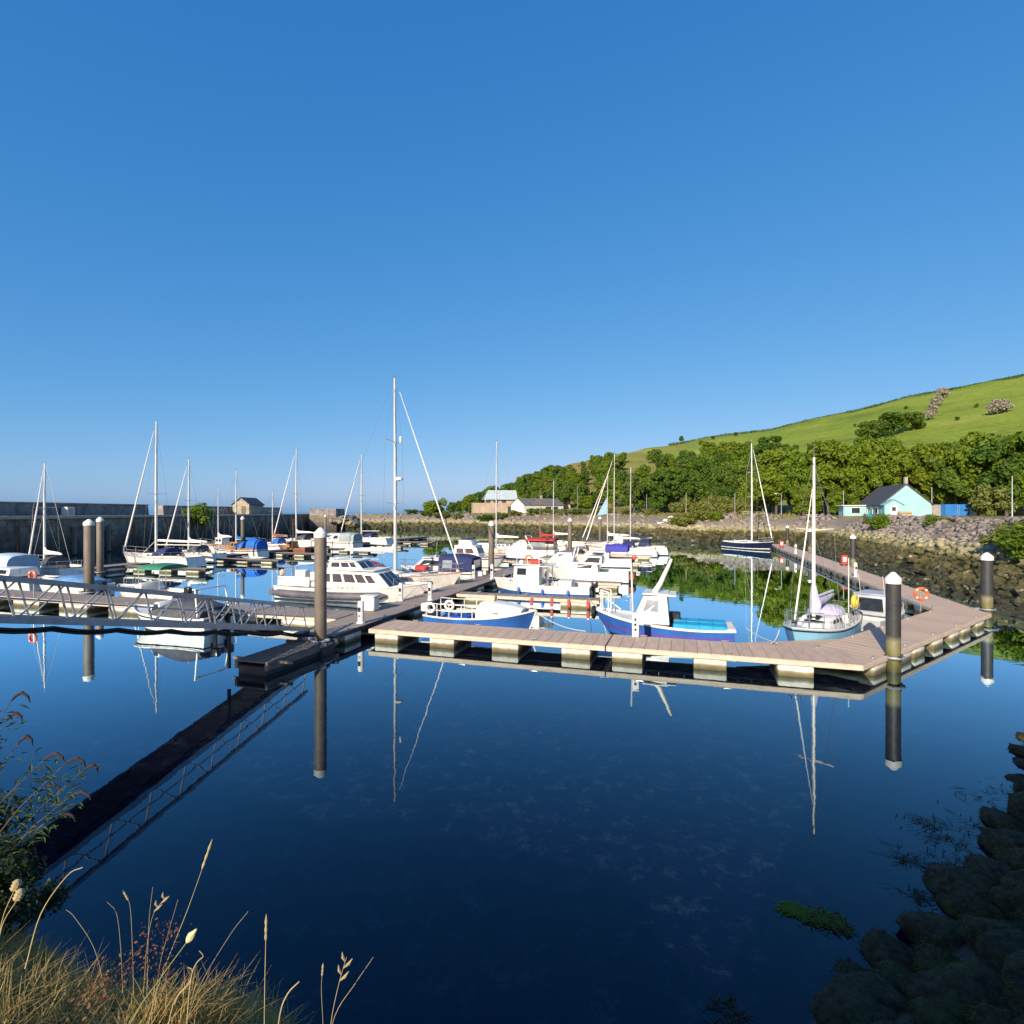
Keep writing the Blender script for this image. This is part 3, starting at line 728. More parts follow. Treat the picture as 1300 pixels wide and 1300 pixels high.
for i, (px, y, s) in enumerate([(1197, 405, 1.5), (1189, 372, 1.35), (1184, 345, 1.2), (1180, 322, 1.05)]):
    plant(K_HAW[0], 'hawthorn_bush', 'whitish flowering hawthorn in the short line down the pasture', 'bush', px2(px, y), y, s, s, 'line of hawthorns on the pasture')
for px, y, s in ((1266, 290, 1.5), (1276, 292, 1.3)):
    plant(K_HAW[0], 'hawthorn_bush', 'pair of pale hawthorns on the pasture near the right edge', 'bush', px2(px, y), y, s, s, 'pair of hawthorns')
for i, (px, y, s) in enumerate([(905, 470, .4), (934, 476, .45), (890, 440, .5), (930, 400, .6), (950, 380, .7), (1010, 330, .45), (1030, 300, .5), (1240, 330, .35), (1150, 395, .3), (1215, 300, .3), (1085, 380, .3)]):
    plant(K_FAR[i % 4], 'pasture_bush', 'small dark bush scattered on the high pasture', 'bush', px2(px, y), y, s, s * .8, 'bushes scattered on the high pasture')
plant(K_FAR[0], 'lone_tree', 'tiny lone tree breaking the skyline of the hill', 'tree', px2(865, 478), 478, .5, .6)
# bushes on the banks
plant(K_BUSH[0], 'bush', 'round green bush on the rock bank in front of the turquoise gable', 'bush', *[px2(1192, 58), 58], .85, 0.75, z=3.6)
plant(K_BUSH[0], 'bush', 'round green bush on the rock bank below the turquoise porch', 'bush', *[px2(1117, 70), 70], 1.0, 0.85)
plant(K_BUSH[1], 'bush', 'large yellowish green bush beside the grey lamp post at right', 'bush', *[px2(1260, 93), 93], 1.8, 2.2)
for i, (px, y, s) in enumerate([(1283, 40, 1.0), (1303, 38, 1.15), (1318, 36, 1.2)]):
    plant(K_BUSH[0 if i else 1], 'bush', 'green bush hanging over the top of the rock bank at the right edge', 'bush', px2(px, y), y, s, s * 0.8, 'bushes at the right edge of the bank')
for i, (px, y, s) in enumerate([(862, 108, 1.2), (872, 106, 1.3), (884, 105, 1.4), (896, 104, 1.3), (906, 103, 1.1)]):
    plant(K_BUSH[i % 2], 'bush', 'low green bush in the clump on the far bank left of the navy sloop', 'bush', px2(px, y), y, s, s * .8, 'bush clump on the far bank')
for i, (px, y, s) in enumerate([(618, 160, 1.6), (636, 158, 1.5), (655, 156, 1.2), (680, 152, 1.4), (697, 150, 1.3), (715, 146, 1.3), (735, 142, 1.2), (752, 139, 1.4), (773, 136, 1.2), (540, 178, 1.5), (562, 175, 1.6), (580, 172, 1.3), (522, 182, 1.3), (800, 132, 1.2), (825, 126, 1.2)]):
    plant(K_BUSH[1 + (i % 3 == 0)], 'bush', 'low olive bush on the grassy top of the far bank', 'bush', px2(px, y), y, s, s * .55, 'olive bushes along the far bank')
plant(K_BUSH[0], 'bush', 'small green tree on the far breakwater behind the tall mast stay', 'bush', px2(553, 186), 186, 2.2, 2.4)
plant(K_BUSH[0], 'wall_bush', 'yellow green bush growing against the dark pier wall', 'bush', px2(251, 96), 96.5, 1.7, 1.7, z=3.3).location.x = -55.3
hm = leaf_cloud([(px2(px, float(np.interp(px, PXT, RDG_Y)) - 1), float(np.interp(px, PXT, RDG_Y)) - 1, gz(px2(px, float(np.interp(px, PXT, RDG_Y)) - 1), float(np.interp(px, PXT, RDG_Y)) - 1) - 0.9, 1.5 + 0.6 * rnd.random()) for px in np.arange(850, 1330, 1.4)], 12000, 0.55, 5)
hedge = link('hedge', hm, leaf_b); tag(hedge, 'thin dark hedge along the skyline of the green hill', 'hedge')

# dry grass on the bank tops (uncountable)
def grass_cloud(name, pts, h, w, seed, lean=0.35, curl=0.5):
    r = np.random.default_rng(seed); n = len(pts); p = np.asarray(pts, float)
    a = r.uniform(0, 6.283, n); hh = h * (0.35 + 1.0 * r.random(n) ** 1.6) * (0.75 + 0.55 * vnoise(p[:, 0], p[:, 1], 2.3)); ln = lean * r.random(n)
    d = np.stack([np.cos(a), np.sin(a), np.zeros(n)], 1); sd = np.stack([-np.sin(a), np.cos(a), np.zeros(n)], 1)
    vs = []
    for k, (u, ww) in enumerate(((0, 1.0), (0.4, 0.8), (0.75, 0.5), (1.0, 0.08))):
        c = p + d * (hh * ln * (u ** 2) * (1 + curl))[:, None]; c[:, 2] += hh * u * (1 - 0.25 * ln * u)
        vs += [c - sd * (w * ww), c + sd * (w * ww)]
    v = np.stack(vs, 1).reshape(-1, 3)
    q = np.array([[0, 1, 3, 2], [2, 3, 5, 4], [4, 5, 7, 6]])
    f = (np.arange(n)[:, None, None] * 8 + q[None]).reshape(-1, 4)
    return npmesh(name, v, f)
drygrass = leafmat('dry_grass', (0.34, 0.22, 0.07), (0.62, 0.44, 0.16), (0.58, 0.38, 0.12), 0.4)
greengrass = leafmat('green_grass', (0.05, 0.075, 0.015), (0.13, 0.15, 0.03), (0.15, 0.14, 0.03), 0.3)
pts = []
for _ in range(26000):
    px = rnd.uniform(540, 1010); y = rnd.uniform(92, 190); x = px2(px, y)
    pts.append((x, y, 0))
P_ = np.array(pts); D_ = shore(P_[:, 0], P_[:, 1]); P_ = P_[(D_ > 6.0) & (D_ < 26)]; P_[:, 2] = ground_z(P_[:, 0], P_[:, 1])
g_ = link('bank_grass', grass_cloud('bank_grass', P_, 0.55, 0.09, 3), leafmat('bank_grass', (0.13, 0.13, 0.035), (0.27, 0.25, 0.09), (0.24, 0.20, 0.08), 0.3)); tag(g_, 'dry yellowish grass along the top of the far bank', 'grass', kind='stuff')
# ------------------------------------------------------------------ pontoons
ROT = Matrix.Rotation(A0, 3, 'Z')
board_mesh = {}
def board(w, l, m):
    k = (round(w, 3), round(l, 3), m.name)
    if k not in board_mesh:
        me = MB().cbox((0, 0, -0.02), (w - 0.012, l, 0.045), 0.006).mesh('deck_board'); me.materials.append(m); board_mesh[k] = me
    return board_mesh[k]
float_mesh = {}
def float_me(l, w, h):
    k = (round(l, 2), round(w, 2), round(h, 2))
    if k not in float_mesh:
        m = MB().cbox((0, 0, 0), (l, w, h), 0.06, 2); me = m.mesh('float', True); me.materials.append(floatmat); float_mesh[k] = me
    return float_mesh[k]
cleat_me = MB().path([(-0.14, 0, 0.075), (-0.05, 0, 0.06), (0.05, 0, 0.06), (0.14, 0, 0.075)], [0.012, 0.02, 0.02, 0.012], 6).tube((-0.05, 0, 0), (-0.04, 0, 0.06), 0.018).tube((0.05, 0, 0), (0.04, 0, 0.06), 0.018).mesh('cleat', True)
cleat_me.materials.append(steel)

def pontoon(label, p0, ang, length, width, zt=0.55, floats=None, bw=0.45, nb=None, dm=deckmat, fm=fascia, group=None, fl=1.1, cleats=True, name='pontoon', every=2.6, fh=0.16):
    """p0: near-left corner at deck level, x along ang, y across to the left of it."""
    t = thing(name, label, 'pontoon', (p0.x, p0.y, 0), ang, group)
    w = width
    for y in (0.05, w - 0.05): MB().cbox((length / 2, y, zt - fh / 2 - 0.012), (length, 0.1, fh), 0.012).build('edge_beam', fm, t, False)
    for x in (0.05, length - 0.05): MB().cbox((x, w / 2, zt - fh / 2 - 0.014), (0.1, w - 0.21, fh - 0.01), 0.012).build('end_beam', fm, t, False)
    n = int(length / bw); bw = length / n; nb = n if nb is None else min(nb, n)
    for i in range(nb):
        o = link('deck_board', board(bw, w - 0.03, dm), None, t); o.location = ((i + 0.5) * bw, w / 2, zt + 0.012)
    if nb < n:
        MB().box(((nb * bw + length) / 2, w / 2, zt - 0.006), (length - nb * bw - 0.01, w - 0.03, 0.05)).build('deck', dm, t, False)
    MB().box((length / 2, w / 2, zt - fh - 0.055), (length - 0.3, w * 0.5, 0.08)).build('underframe', fasciadark, t, False)
    if floats is None:
        k = max(2, int(length / every)); floats = [(length * (i + 0.5) / k) for i in range(k)]
    for x in floats:
        o = link('float', float_me(fl, w - 0.14, 0.66), None, t); o.location = (x, w / 2, zt - fh - 0.02 - 0.33)
    if cleats:
        for i in range(int(length / 3)):
            for y in (0.16, w - 0.16):
                o = link('cleat', cleat_me, None, t); o.location = (1.2 + i * 3, y, zt + 0.016)
    return t

fx = [0.8, 3.35, 6.05, 8.85]
pontoon('pinkish deck pontoon in the foreground from the walkway to the seam', ab(0, 0), A0, 9.95, 2.1, floats=fx)
pontoon('pinkish deck pontoon in the foreground between the seam and the corner', ab(10.0, 0), A0, 8.2, 2.1, floats=[0.75, 3.6, 6.3])
bc_ang = A0 + math.atan2(12.3, 8.7); bc_len = math.hypot(8.7, 12.3)
pontoon('pinkish deck pontoon slanting from the black pile to the far corner', ab(18.25, 0.02), bc_ang, bc_len, 2.1, zt=0.54, floats=[1.6, 4.0, 5.4, 7.6, 9.8, 11.4, 13.6])
# gusset that fills the inner corner
gs = thing('corner_deck', 'triangular deck piece filling the inner corner behind the black pile', 'pontoon', (0, 0, 0))
g0, g1, g2 = ab(15.2, 2.12, 0.56), ab(18.15, 2.12, 0.56), ab(18.25, 0.02, 0.56)
bcd = (Vector((math.cos(bc_ang), math.sin(bc_ang), 0))); bcn = Vector((-bcd.y, bcd.x, 0))
i0 = ab(18.25, 0.02) + bcn * 2.12
gp = [ab(14.6, 2.14), ab(18.2, 2.14), ab(18.2, 0.05), ab(18.25, 0.02) + bcd * 0.6 + bcn * 0.05, i0 + bcd * 3.6]
gp = [ab(14.6, 2.14), ab(18.2, 2.14), ab(18.25, 0.03) + bcn * 0.9, ab(18.25, 0.02) + bcn * 2.13 + bcd * 3.4]
MB().prism([(p.x, p.y, 0.455) for p in gp], (0, 0, 0.087)).build('deck', deckmat, gs, False)
MB().prism([(p.x, p.y, 0.36) for p in gp], (0, 0, 0.098)).build('edge_beam', fascia, gs, False)
pontoon('long pinkish deck pontoon running away beside the rocky right bank', ab(26.9, 12.3), HV, 61.0, 2.1, zt=0.53, nb=70, fl=1.0, every=2.0)
mw = pontoon('grey brown main walkway leading away between the moored boats', ab(-0.6, -1.6), HV, 76.0, 1.9, dm=deckgrey, fm=fasciadark, nb=120, fl=1.2, every=3.0)
lw = pontoon('grey brown walkway behind the gangway, running off to the left', ab(-2.62, 3.4), HL, 42.0, 2.0, dm=deckgrey, fm=fascia, nb=66, fl=2.2, every=3.6)
# fingers
FING_R = [(10.6, 8.7), (18.5, 9.0), (26.5, 9.0), (35.0, 9.0), (44, 9.5), (53, 9.5)]
fw = ('beside the blue hulled wooden boat', 'beyond the white and blue fishing boat', 'behind the white cruiser', 'beside the blue canopied cruiser', 'below the three masts', 'farthest of all')
for i, (b_, l_) in enumerate(FING_R):
    pontoon('narrow timber finger jetty right of the main walkway, ' + fw[i], ab(-0.58, b_), A0, l_, 0.95, zt=0.52, dm=deckgrey, fm=fascia, fl=1.3 if i else 2.1, floats=[0.9, l_ - 0.9, l_ * .45] if i else [1.6, l_ - 1.2], cleats=(i < 2), name='finger_jetty', nb=30 if i < 2 else 0, fh=0.18)
lf = ('beside the tall masted yacht', 'beside the navy canopied cruiser', 'behind the flybridge cruiser', 'beside the red canopied cruiser')
for i, (b_, l_) in enumerate([(16.6, 9.5), (25.5, 8.5), (33.5, 9.0), (42.5, 9.0)]):
    pontoon('narrow timber finger jetty left of the main walkway, ' + lf[i], ab(-2.52, b_ + 0.9), HL, l_, 0.9, zt=0.5, dm=deckgrey, fm=fascia, fl=1.4, cleats=(i < 2), name='finger_jetty', nb=24 if i < 2 else 0, fh=0.18)
w2 = pontoon('far left walkway in front of the pier, behind the yachts', ab(-37, 15), HV, 66, 1.9, dm=deckgrey, fm=fasciadark, nb=0, fl=1.6, every=3.6)
for i, b_ in enumerate((17.5, 26.5, 35.5, 44.5, 53.5, 62.5)):
    pontoon('dark finger jetty between the yachts moored before the pier', ab(-36.9, b_), A0, 9.5, 0.9, zt=0.5, dm=deckgrey, fm=fasciadark, fl=1.4, cleats=False, name='finger_jetty', nb=0, fh=0.18, group='finger jetties before the pier')
# red mooring fenders hung on the first finger
for k, a_ in enumerate((4.2, 5.4, 6.4, 7.5)):
    f_ = thing('jetty_fender', 'red plastic fender strip hanging on the side of the timber finger jetty', 'fender', ab(a_, 10.56, 0.02), A0, 'red fender strips')
    MB().cbox((0, 0, 0.26), (0.18, 0.09, 0.44), 0.03).build('pad', mat('faded_red', (0.45, 0.07, 0.05), (0.32, 0.05, 0.04), 5, 0.7), f_)
    MB().cbox((0, 0.03, 0.51), (0.12, 0.12, 0.05), 0.015).build('bracket', steel, f_)

# floating landing stage under the foot of the gangway
ls = thing('landing_stage', 'dark low timber landing float under the foot of the gangway', 'pontoon', ab(-1.2, -5.3), HV)
for i in range(10):
    MB().cbox((0.2 + i * 0.4, 0.0, 0.44), (0.37, 1.35, 0.05), 0.01).build('plank', oldwood, ls, False)
for y in (-0.62, 0.62): MB().cbox((2.0, y, 0.29), (4.0, 0.14, 0.24), 0.02).build('edge_beam', oldwood, ls, False)
MB().cbox((2.0, 0, 0.0), (3.9, 1.2, 0.55), 0.05).build('float', fasciadark, ls)
for s in (-1, 1): MB().cbox((0.55, s * 0.9, 0.36), (0.1, 0.7, 0.08), 0.01).build('outrigger', oldwood, ls, False)

# ------------------------------------------------------------------ piles
def pile(px, base_y, ztop, label, m, dia=0.5, group=None, world=None, collar=True, cap_h=0.36):
    p = world if world is not None else W(px, base_y)
    t = thing('mooring_pile', label, 'pile', (p.x, p.y, 0), A0, group)
    r = dia / 2
    MB().lathe([(r, -3.0), (r, ztop - cap_h)], 20).build('shaft', m, t)
    MB().lathe([(r * 1.1, ztop - cap_h - 0.04), (r * 1.12, ztop - cap_h + 0.12), (r * 1.06, ztop - 0.2), (r * 0.3, ztop - 0.02), (0.02, ztop)], 20).build('cap', plastic_white, t)
    if collar:
        c = MB()
        MB().torus((0, 0, 0.5), r + 0.09, 0.05, 'z', 24, 6).build('guide_ring', galv, t)
        for a in range(4):
            q = a * math.pi / 2 + 0.4
            MB().cbox((math.cos(q) * (r + 0.07), math.sin(q) * (r + 0.07), 0.5), (0.10, 0.10, 0.16), 0.02).build('roller', dark_rubber, t)
        MB().cbox((-(r + 0.32), 0, 0.5), (0.5, 0.16, 0.09), 0.015).build('bracket', galv, t)
    return t
pile(407, 829, 4.9, 'tall brown steel pile with white cap at the foot of the gangway', pilebrown, 0.46)
pile(1134, 852, 3.43, 'black pile with white cap at the near corner of the pontoon', pilemat, 0.45)
pile(1253, 785.5, 3.42, 'black pile with white cap by the rocks at the right edge', pilemat, 0.5)
pile(113, 762, 5.06, 'thicker of two brown piles left, just behind the gangway rail', pilebrown, 0.55)
pile(127, 0, 5.1, 'thinner of two brown piles left, farther behind the gangway', pilebrown, 0.5, world=Vector((px2(127, 46), 46, 0)))
pile(632, 0, 4.75, 'brown pile with white cap beside the middle of the main walkway', pilebrown, 0.5, world=ab(-2.85, 23.2))
pile(711, 0, 4.8, 'brown pile left of the three masts, along the main walkway', pilebrown, 0.5, world=ab(-0.25, 43.0))
pile(751, 0, 4.8, 'thin far pile near the end of the main walkway', pilebrown, 0.5, world=ab(-0.25, 66.0))
pile(0, 0, 3.43, 'black pile beside the red cabinet on the right pontoon', pilemat, 0.46, world=ab(27.45, 38.0))
pile(0, 0, 3.43, 'second farthest black pile along the right pontoon', pilemat, 0.46, world=ab(27.45, 57.0))
pile(0, 0, 3.43, 'farthest black pile, at the stem of the navy sloop', pilemat, 0.46, world=ab(27.45, 73.4))
pile(0, 0, 5.0, 'pale far pile in front of the blue sail covers near the pier', pilebrown, 0.42, world=Vector((px2(308, 67), 67, 0)))
pile(0, 0, 5.0, 'distant thin pile behind the tall brown pile cap', pilebrown, 0.42, world=Vector((px2(413, 106), 106, 0)))

# dock float and brackets right of the tall pile
df = thing('pile_dock_frame', 'dark frame and float holding the walkway to the tall brown pile', 'frame', ab(-1.5, -2.0), A0)
MB().cbox((0.35, -0.1, 0.12), (1.5, 0.75, 0.36), 0.05).build('float', fasciadark, df)
for y in (-0.42, 0.25): MB().cbox((0.3, y, 0.42), (1.9, 0.12, 0.14), 0.02).build('beam', fasciadark, df)
MB().cbox((0.5, -0.1, 0.52), (1.2, 0.14, 0.1), 0.02).build('strut', galv, df)
for x in (-0.2, 1.0): MB().cbox((x, -0.1, 0.36), (0.1, 0.9, 0.1), 0.02).build('crossbar', galv, df)

# ------------------------------------------------------------------ gangway
T0 = Vector((-8.25, 22.2, 0)); T1 = Vector((-12.75, 7.0, 0))      # near truss, foot to shore
gdir = (T1 - T0).normalized(); glen = (T1 - T0).length; gang = math.atan2(gdir.y, gdir.x)
gw = thing('gangway', 'grey lattice truss gangway sloping down from the left to the walkway', 'gangway', (T0.x, T0.y, 0), gang)
slope = (4.25 - 0.70) / glen
zb = lambda x: 0.70 + slope * x
WID = -1.35           # far truss lies on the -y side (to the left of it seen from the shore end)
HT = 1.06
for y in (0, WID):
    MB().hexa([(0, y - .06, zb(0)), (glen, y - .06, zb(glen)), (glen, y + .06, zb(glen)), (0, y + .06, zb(0))], [(0, y - .06, zb(0) + .17), (glen, y - .06, zb(glen) + .17), (glen, y + .06, zb(glen) + .17), (0, y + .06, zb(0) + .17)]).build('bottom_chord', galv, gw, False)
    MB().hexa([(0, y - .055, zb(0) + HT - .1), (glen, y - .055, zb(glen) + HT - .1), (glen, y + .055, zb(glen) + HT - .1), (0, y + .055, zb(0) + HT - .1)], [(0, y - .055, zb(0) + HT), (glen, y - .055, zb(glen) + HT), (glen, y + .055, zb(glen) + HT), (0, y + .055, zb(0) + HT)]).build('top_rail', galv, gw, False)
    ym = y - 0.075 if y == 0 else y + 0.075
    MB().tube((0.1, ym, zb(.1) + .56), (glen, ym, zb(glen) + .56), 0.022, n=6).build('hand_rail', galv, gw)
    n = 14; pl = glen / n
    for i in range(n):
        x0 = i * pl
        MB().tube((x0 + 0.06, y, zb(x0) + .15), (x0 + 0.28, y, zb(x0 + .28) + HT - .06), 0.027, n=6).build('post', galv, gw)
        MB().tube((x0 + 0.34, y, zb(x0 + .34) + HT - .06), (x0 + pl - 0.02, y, zb(x0 + pl) + .15), 0.024, n=6).build('diagonal', galv, gw)
for i in range(int(glen / 0.3)):
    x = 0.15 + i * 0.3
    MB().box((x, WID / 2, zb(x) + 0.06), (0.275, abs(WID) - 0.14, 0.05), Matrix.Rotation(-math.atan(slope), 3, 'Y')).build('tread', deckgrey, gw, False)
for k in range(2):
    pts_ = []
    for i in range(61):
        x = glen * i / 60
        pts_.append((x, 0.1 - 0.05 * k, zb(x) - 0.06 - 0.07 * k - 0.07 * abs(math.sin(i * math.pi / 6))))
    MB().path(pts_, 0.035, 6).build('cable', cablemat, gw)
MB().path([(4.1, 0.1, zb(4.1) - .1), (4.15, 0.1, zb(4.1) - .3), (4.15, 0.1, 0.35)], 0.06, 6).build('cable_drop', cablemat, gw)
for y in (-0.05, WID + 0.05): MB().lathe([(0.11, -0.06), (0.11, 0.06)], 14, (0, 0, 0)).build('roller', dark_rubber, gw).matrix_local = Matrix.Translation((-0.05, y, 0.66)) @ Matrix.Rotation(math.pi / 2, 4, 'X')

# ------------------------------------------------------------------ pedestals, lifebuoys, cabinets on the decks
def pedestal(p, label, h=1.05, r=0.11, group=None):
    t = thing('service_pedestal', label, 'pedestal', p, A0, group)
    MB().lathe([(r * 1.35, 0), (r * 1.35, 0.05), (r, 0.07), (r, h - 0.1), (r * 0.8, h - 0.02), (0.03, h)], 14).build('post', plastic_white, t)
    MB().cbox((0, -r, h * 0.62), (0.12, 0.05, 0.2), 0.012).build('socket', glass, t)
    MB().cbox((0, -r, h * 0.34), (0.1, 0.05, 0.1), 0.012).build('tap', steel, t)
    return t
pedestal(ab(-0.95, 0.9, 0.575), 'white service pedestal nearest the tall brown pile on the main walkway', 1.0, 0.14)
pedestal(ab(-2.3, 6.9, 0.575), 'white service pedestal at the bow of the passenger boat', 1.0, 0.12)
pedestal(ab(-0.85, 7.6, 0.575), 'white service pedestal on the right edge of the main walkway', 1.0, 0.12)
pedestal(ab(-2.3, 14.9, 0.575), 'white service pedestal under the bow of the tall masted yacht', 1.0, 0.12)
pedestal(ab(-2.3, 17.8, 0.575), 'white service pedestal behind the navy canopied cruiser', 1.0, 0.12)
pedestal(ab(-0.85, 17.8, 0.575), 'white service pedestal left of the white and blue fishing boat', 1.1, 0.12)
pp = thing('service_pedestal', 'white slotted service pedestal on the pontoon in front of the blue boat', 'pedestal', ab(10.9, 1.85, 0.575), A0)
MB().cbox((0, 0, 0.46), (0.26, 0.2, 0.92), 0.02).build('post', plastic_white, pp)
for z in (0.3, 0.5, 0.7): MB().cbox((0, -0.1, z), (0.09, 0.025, 0.1), 0.008).build('slot', glass, pp)
MB().cbox((0, 0, 0.935), (0.30, 0.24, 0.05), 0.015).build('cap', plastic_white, pp)
pedestal(ab(25.0, 27.5, 0.575), 'white service pedestal halfway along the right pontoon', 1.1, 0.12)
pedestal(ab(25.0, 52.0, 0.575), 'far white service pedestal on the right pontoon', 1.1, 0.14)
def red_cab(p, label):
    t = thing('extinguisher_cabinet', label, 'cabinet', p, HV)
    MB().cbox((0, 0, 0.55), (0.4, 0.5, 0.85), 0.05).build('box', redpaint, t)
    MB().cbox((0, 0, 0.07), (0.1, 0.1, 0.14), 0.01).build('foot', steel, t)
    MB().cbox((-0.2, 0, 0.6), (0.03, 0.3, 0.4), 0.008).build('door', plastic_white, t)
red_cab(ab(26.5, 37.0, 0.575), 'red cabinet on the right pontoon beside a black pile')
red_cab(ab(25.1, 63.0, 0.575), 'far red cabinet at the water side of the right pontoon')
def lifebuoy(p, rz, label, h=1.15):
    t = thing('lifebuoy_stand', label, 'lifebuoy', p, rz)
    MB().tube((0, 0.06, 0), (0, 0.06, h), 0.03, n=8).build('post', steel, t)
    MB().torus((0, 0, h - 0.28), 0.27, 0.07, 'y', 22, 8).build('ring', orange, t)
    for a in range(4):
        q = a * math.pi / 2 + math.pi / 4
        MB().cbox((0.27 * math.cos(q), 0, h - .28 + 0.27 * math.sin(q)), (0.1, 0.16, 0.1), 0.02).build('band', plastic_white, t)
lifebuoy(ab(23.9, 11.9, 0.57), A0, 'orange lifebuoy on a post at the inner far corner of the pontoon')
lifebuoy(ab(-23.4, 1.7, 0.57), A0, 'orange lifebuoy on the left walkway seen through the gangway truss', 1.5)
bx_ = thing('dock_box', 'white storage box on the walkway beside the tall brown pile', 'box', ab(-2.3, 3.8, 0.575), A0)
MB().cbox((0, 0, 0.35), (0.75, 0.55, 0.7), 0.05).build('body', plastic_white, bx_)
MB().cbox((0, 0, 0.73), (0.8, 0.6, 0.07), 0.025).build('lid', plastic_white, bx_)
# ------------------------------------------------------------------ boats: bow along +x, origin at the waterline amidships
mat('dark_curtain', (.05, .055, .07), (.03, .035, .045), 2, .3)
class Hull:
    def __init__(s, L, B, fs, fm, fb, tw=0.75, tm=0.42, p=1.9, rake=0.5, d=0.35, trake=0.0):
        s.L, s.B, s.fs, s.fm, s.fb, s.tw, s.tm, s.p, s.rake, s.d, s.trake = L, B, fs, fm, fb, tw, tm, p, rake, d, trake
    def free(s, t):
        # quadratic sheer through stern, middle and bow
        a = 2 * (s.fs + s.fb - 2 * s.fm); b = s.fb - s.fs - a
        return s.fs + b * t + a * t * t
    def half(s, t):
        if t < s.tm: k = s.tw + (1 - s.tw) * math.sin(math.pi / 2 * t / s.tm)
        else: k = max(0.012, math.cos(math.pi / 2 * ((t - s.tm) / (1 - s.tm)) ** s.p) if t < 1 else 0.012)
        return s.B / 2 * k
    def P(s, t, q, sd=1):
        w = s.half(t); c = 0.93 - 0.5 * max(0, t - 0.35) ** 1.5
        if q >= 0: z = q * s.free(t); y = w * (c + (1 - c) * q ** 0.8)
        else: z = q * s.d; y = w * c * math.sqrt(max(0, 1 - q * q))
        x = -s.L / 2 + s.L * t - s.rake * (1 - q) * max(0, t - 0.3) ** 2 / 0.49 + s.trake * (1 - q) * (1 - t) ** 6
        return Vector((x, sd * y, z))
    def X(s, t): return -s.L / 2 + s.L * t
    def T(s, x): return (x + s.L / 2) / s.L
    def band(s, root, name, m, q0, q1, n=22, k=4, off=0.0):
        rings = []
        for i in range(n + 1):
            t = i / n; qs = [q0 + (q1 - q0) * j / k for j in range(k + 1)]
            left = [s.P(t, q, -1) for q in qs]; right = [s.P(t, q, 1) for q in qs][::-1]
            if off:
                for p in left: p.y -= off
                for p in right: p.y += off
            rings.append(left + right)
        mb = MB(); nn = 2 * (k + 1); base = 0
        for rg in rings: mb.v += [tuple(p) for p in rg]
        for i in range(n):
            for j in range(nn - 1):
                if j == k: continue
                mb.f.append((i * nn + j, i * nn + j + 1, (i + 1) * nn + j + 1, (i + 1) * nn + j))
        for j in range(k): mb.f.append((j, j + 1, nn - 2 - j, nn - 1 - j))      # transom
        for j in range(k):
            e = n * nn; mb.f.append((e + j, e + j + 1, e + nn - 2 - j, e + nn - 1 - j))
        return mb.build(name, m, root)
    def shell(s, root, top, boot=antifoul, stripe=None, q_boot=0.12, lower=None, q_low=None):
        s.band(root, 'bottom', boot, -0.95, q_boot, k=5)
        q = q_boot
        if lower: s.band(root, 'lower_hull', lower, q_boot, q_low); q = q_low
        s.band(root, 'hull', top, q, 1.0)
        if stripe: s.band(root, 'stripe', stripe, 0.80, 0.90, k=1, off=0.008)
    def deck(s, root, m, t0=0.02, t1=0.995, z=-0.03, n=18, name='deck'):
        mb = MB()
        for i in range(n + 1):
            t = t0 + (t1 - t0) * i / n; a = s.P(t, 0.97, -1); b = s.P(t, 0.97, 1); zz = a.z + z
            mb.v += [(a.x, a.y, zz), (a.x, a.y * .5, zz + s.B * .015), (a.x, b.y * .5, zz + s.B * .015), (b.x, b.y, zz)]
        for i in range(n):
            for j in range(3): mb.f.append((i * 4 + j, i * 4 + j + 1, i * 4 + 5 + j, i * 4 + 4 + j))
        return mb.build(name, m, root)
    def well(s, root, m, t0, t1, zs, inner=0.82, n=10, name='cockpit'):
        """Side decks, coaming walls and a sole: an open cockpit."""
        mb = MB()
        for i in range(n + 1):
            t = t0 + (t1 - t0) * i / n; a = s.P(t, 0.97, -1); w = -a.y; z = a.z - 0.02
            mb.v += [(a.x, -w, z), (a.x, -w * inner, z + 0.02), (a.x, -w * inner, zs), (a.x, w * inner, zs), (a.x, w * inner, z + 0.02), (a.x, w, z)]
        for i in range(n):
            for j in range(5): mb.f.append((i * 6 + j, i * 6 + j + 1, i * 6 + 7 + j, i * 6 + 6 + j))
        mb.f.append((1, 2, 3, 4)); e = n * 6; mb.f.append((e + 1, e + 2, e + 3, e + 4))
        return mb.build(name, m, root, False)
    def gunwale(s, root, m, r=0.03, t0=0.0, t1=1.0, q=1.0, name='gunwale', n=20):
        for sd in (-1, 1):
            MB().path([s.P(t0 + (t1 - t0) * i / n, q, sd) for i in range(n + 1)], r, 6).build(name, m, root)
        if t0 == 0:
            MB().path([s.P(0, q, -1), s.P(0, q, 1)], r, 6).build(name, m, root)
    def sheer(s, t, sd, inset=0.06, up=0.0):
        p = s.P(t, 1.0, sd); p.y -= sd * min(inset, abs(p.y)); p.z += up; return p
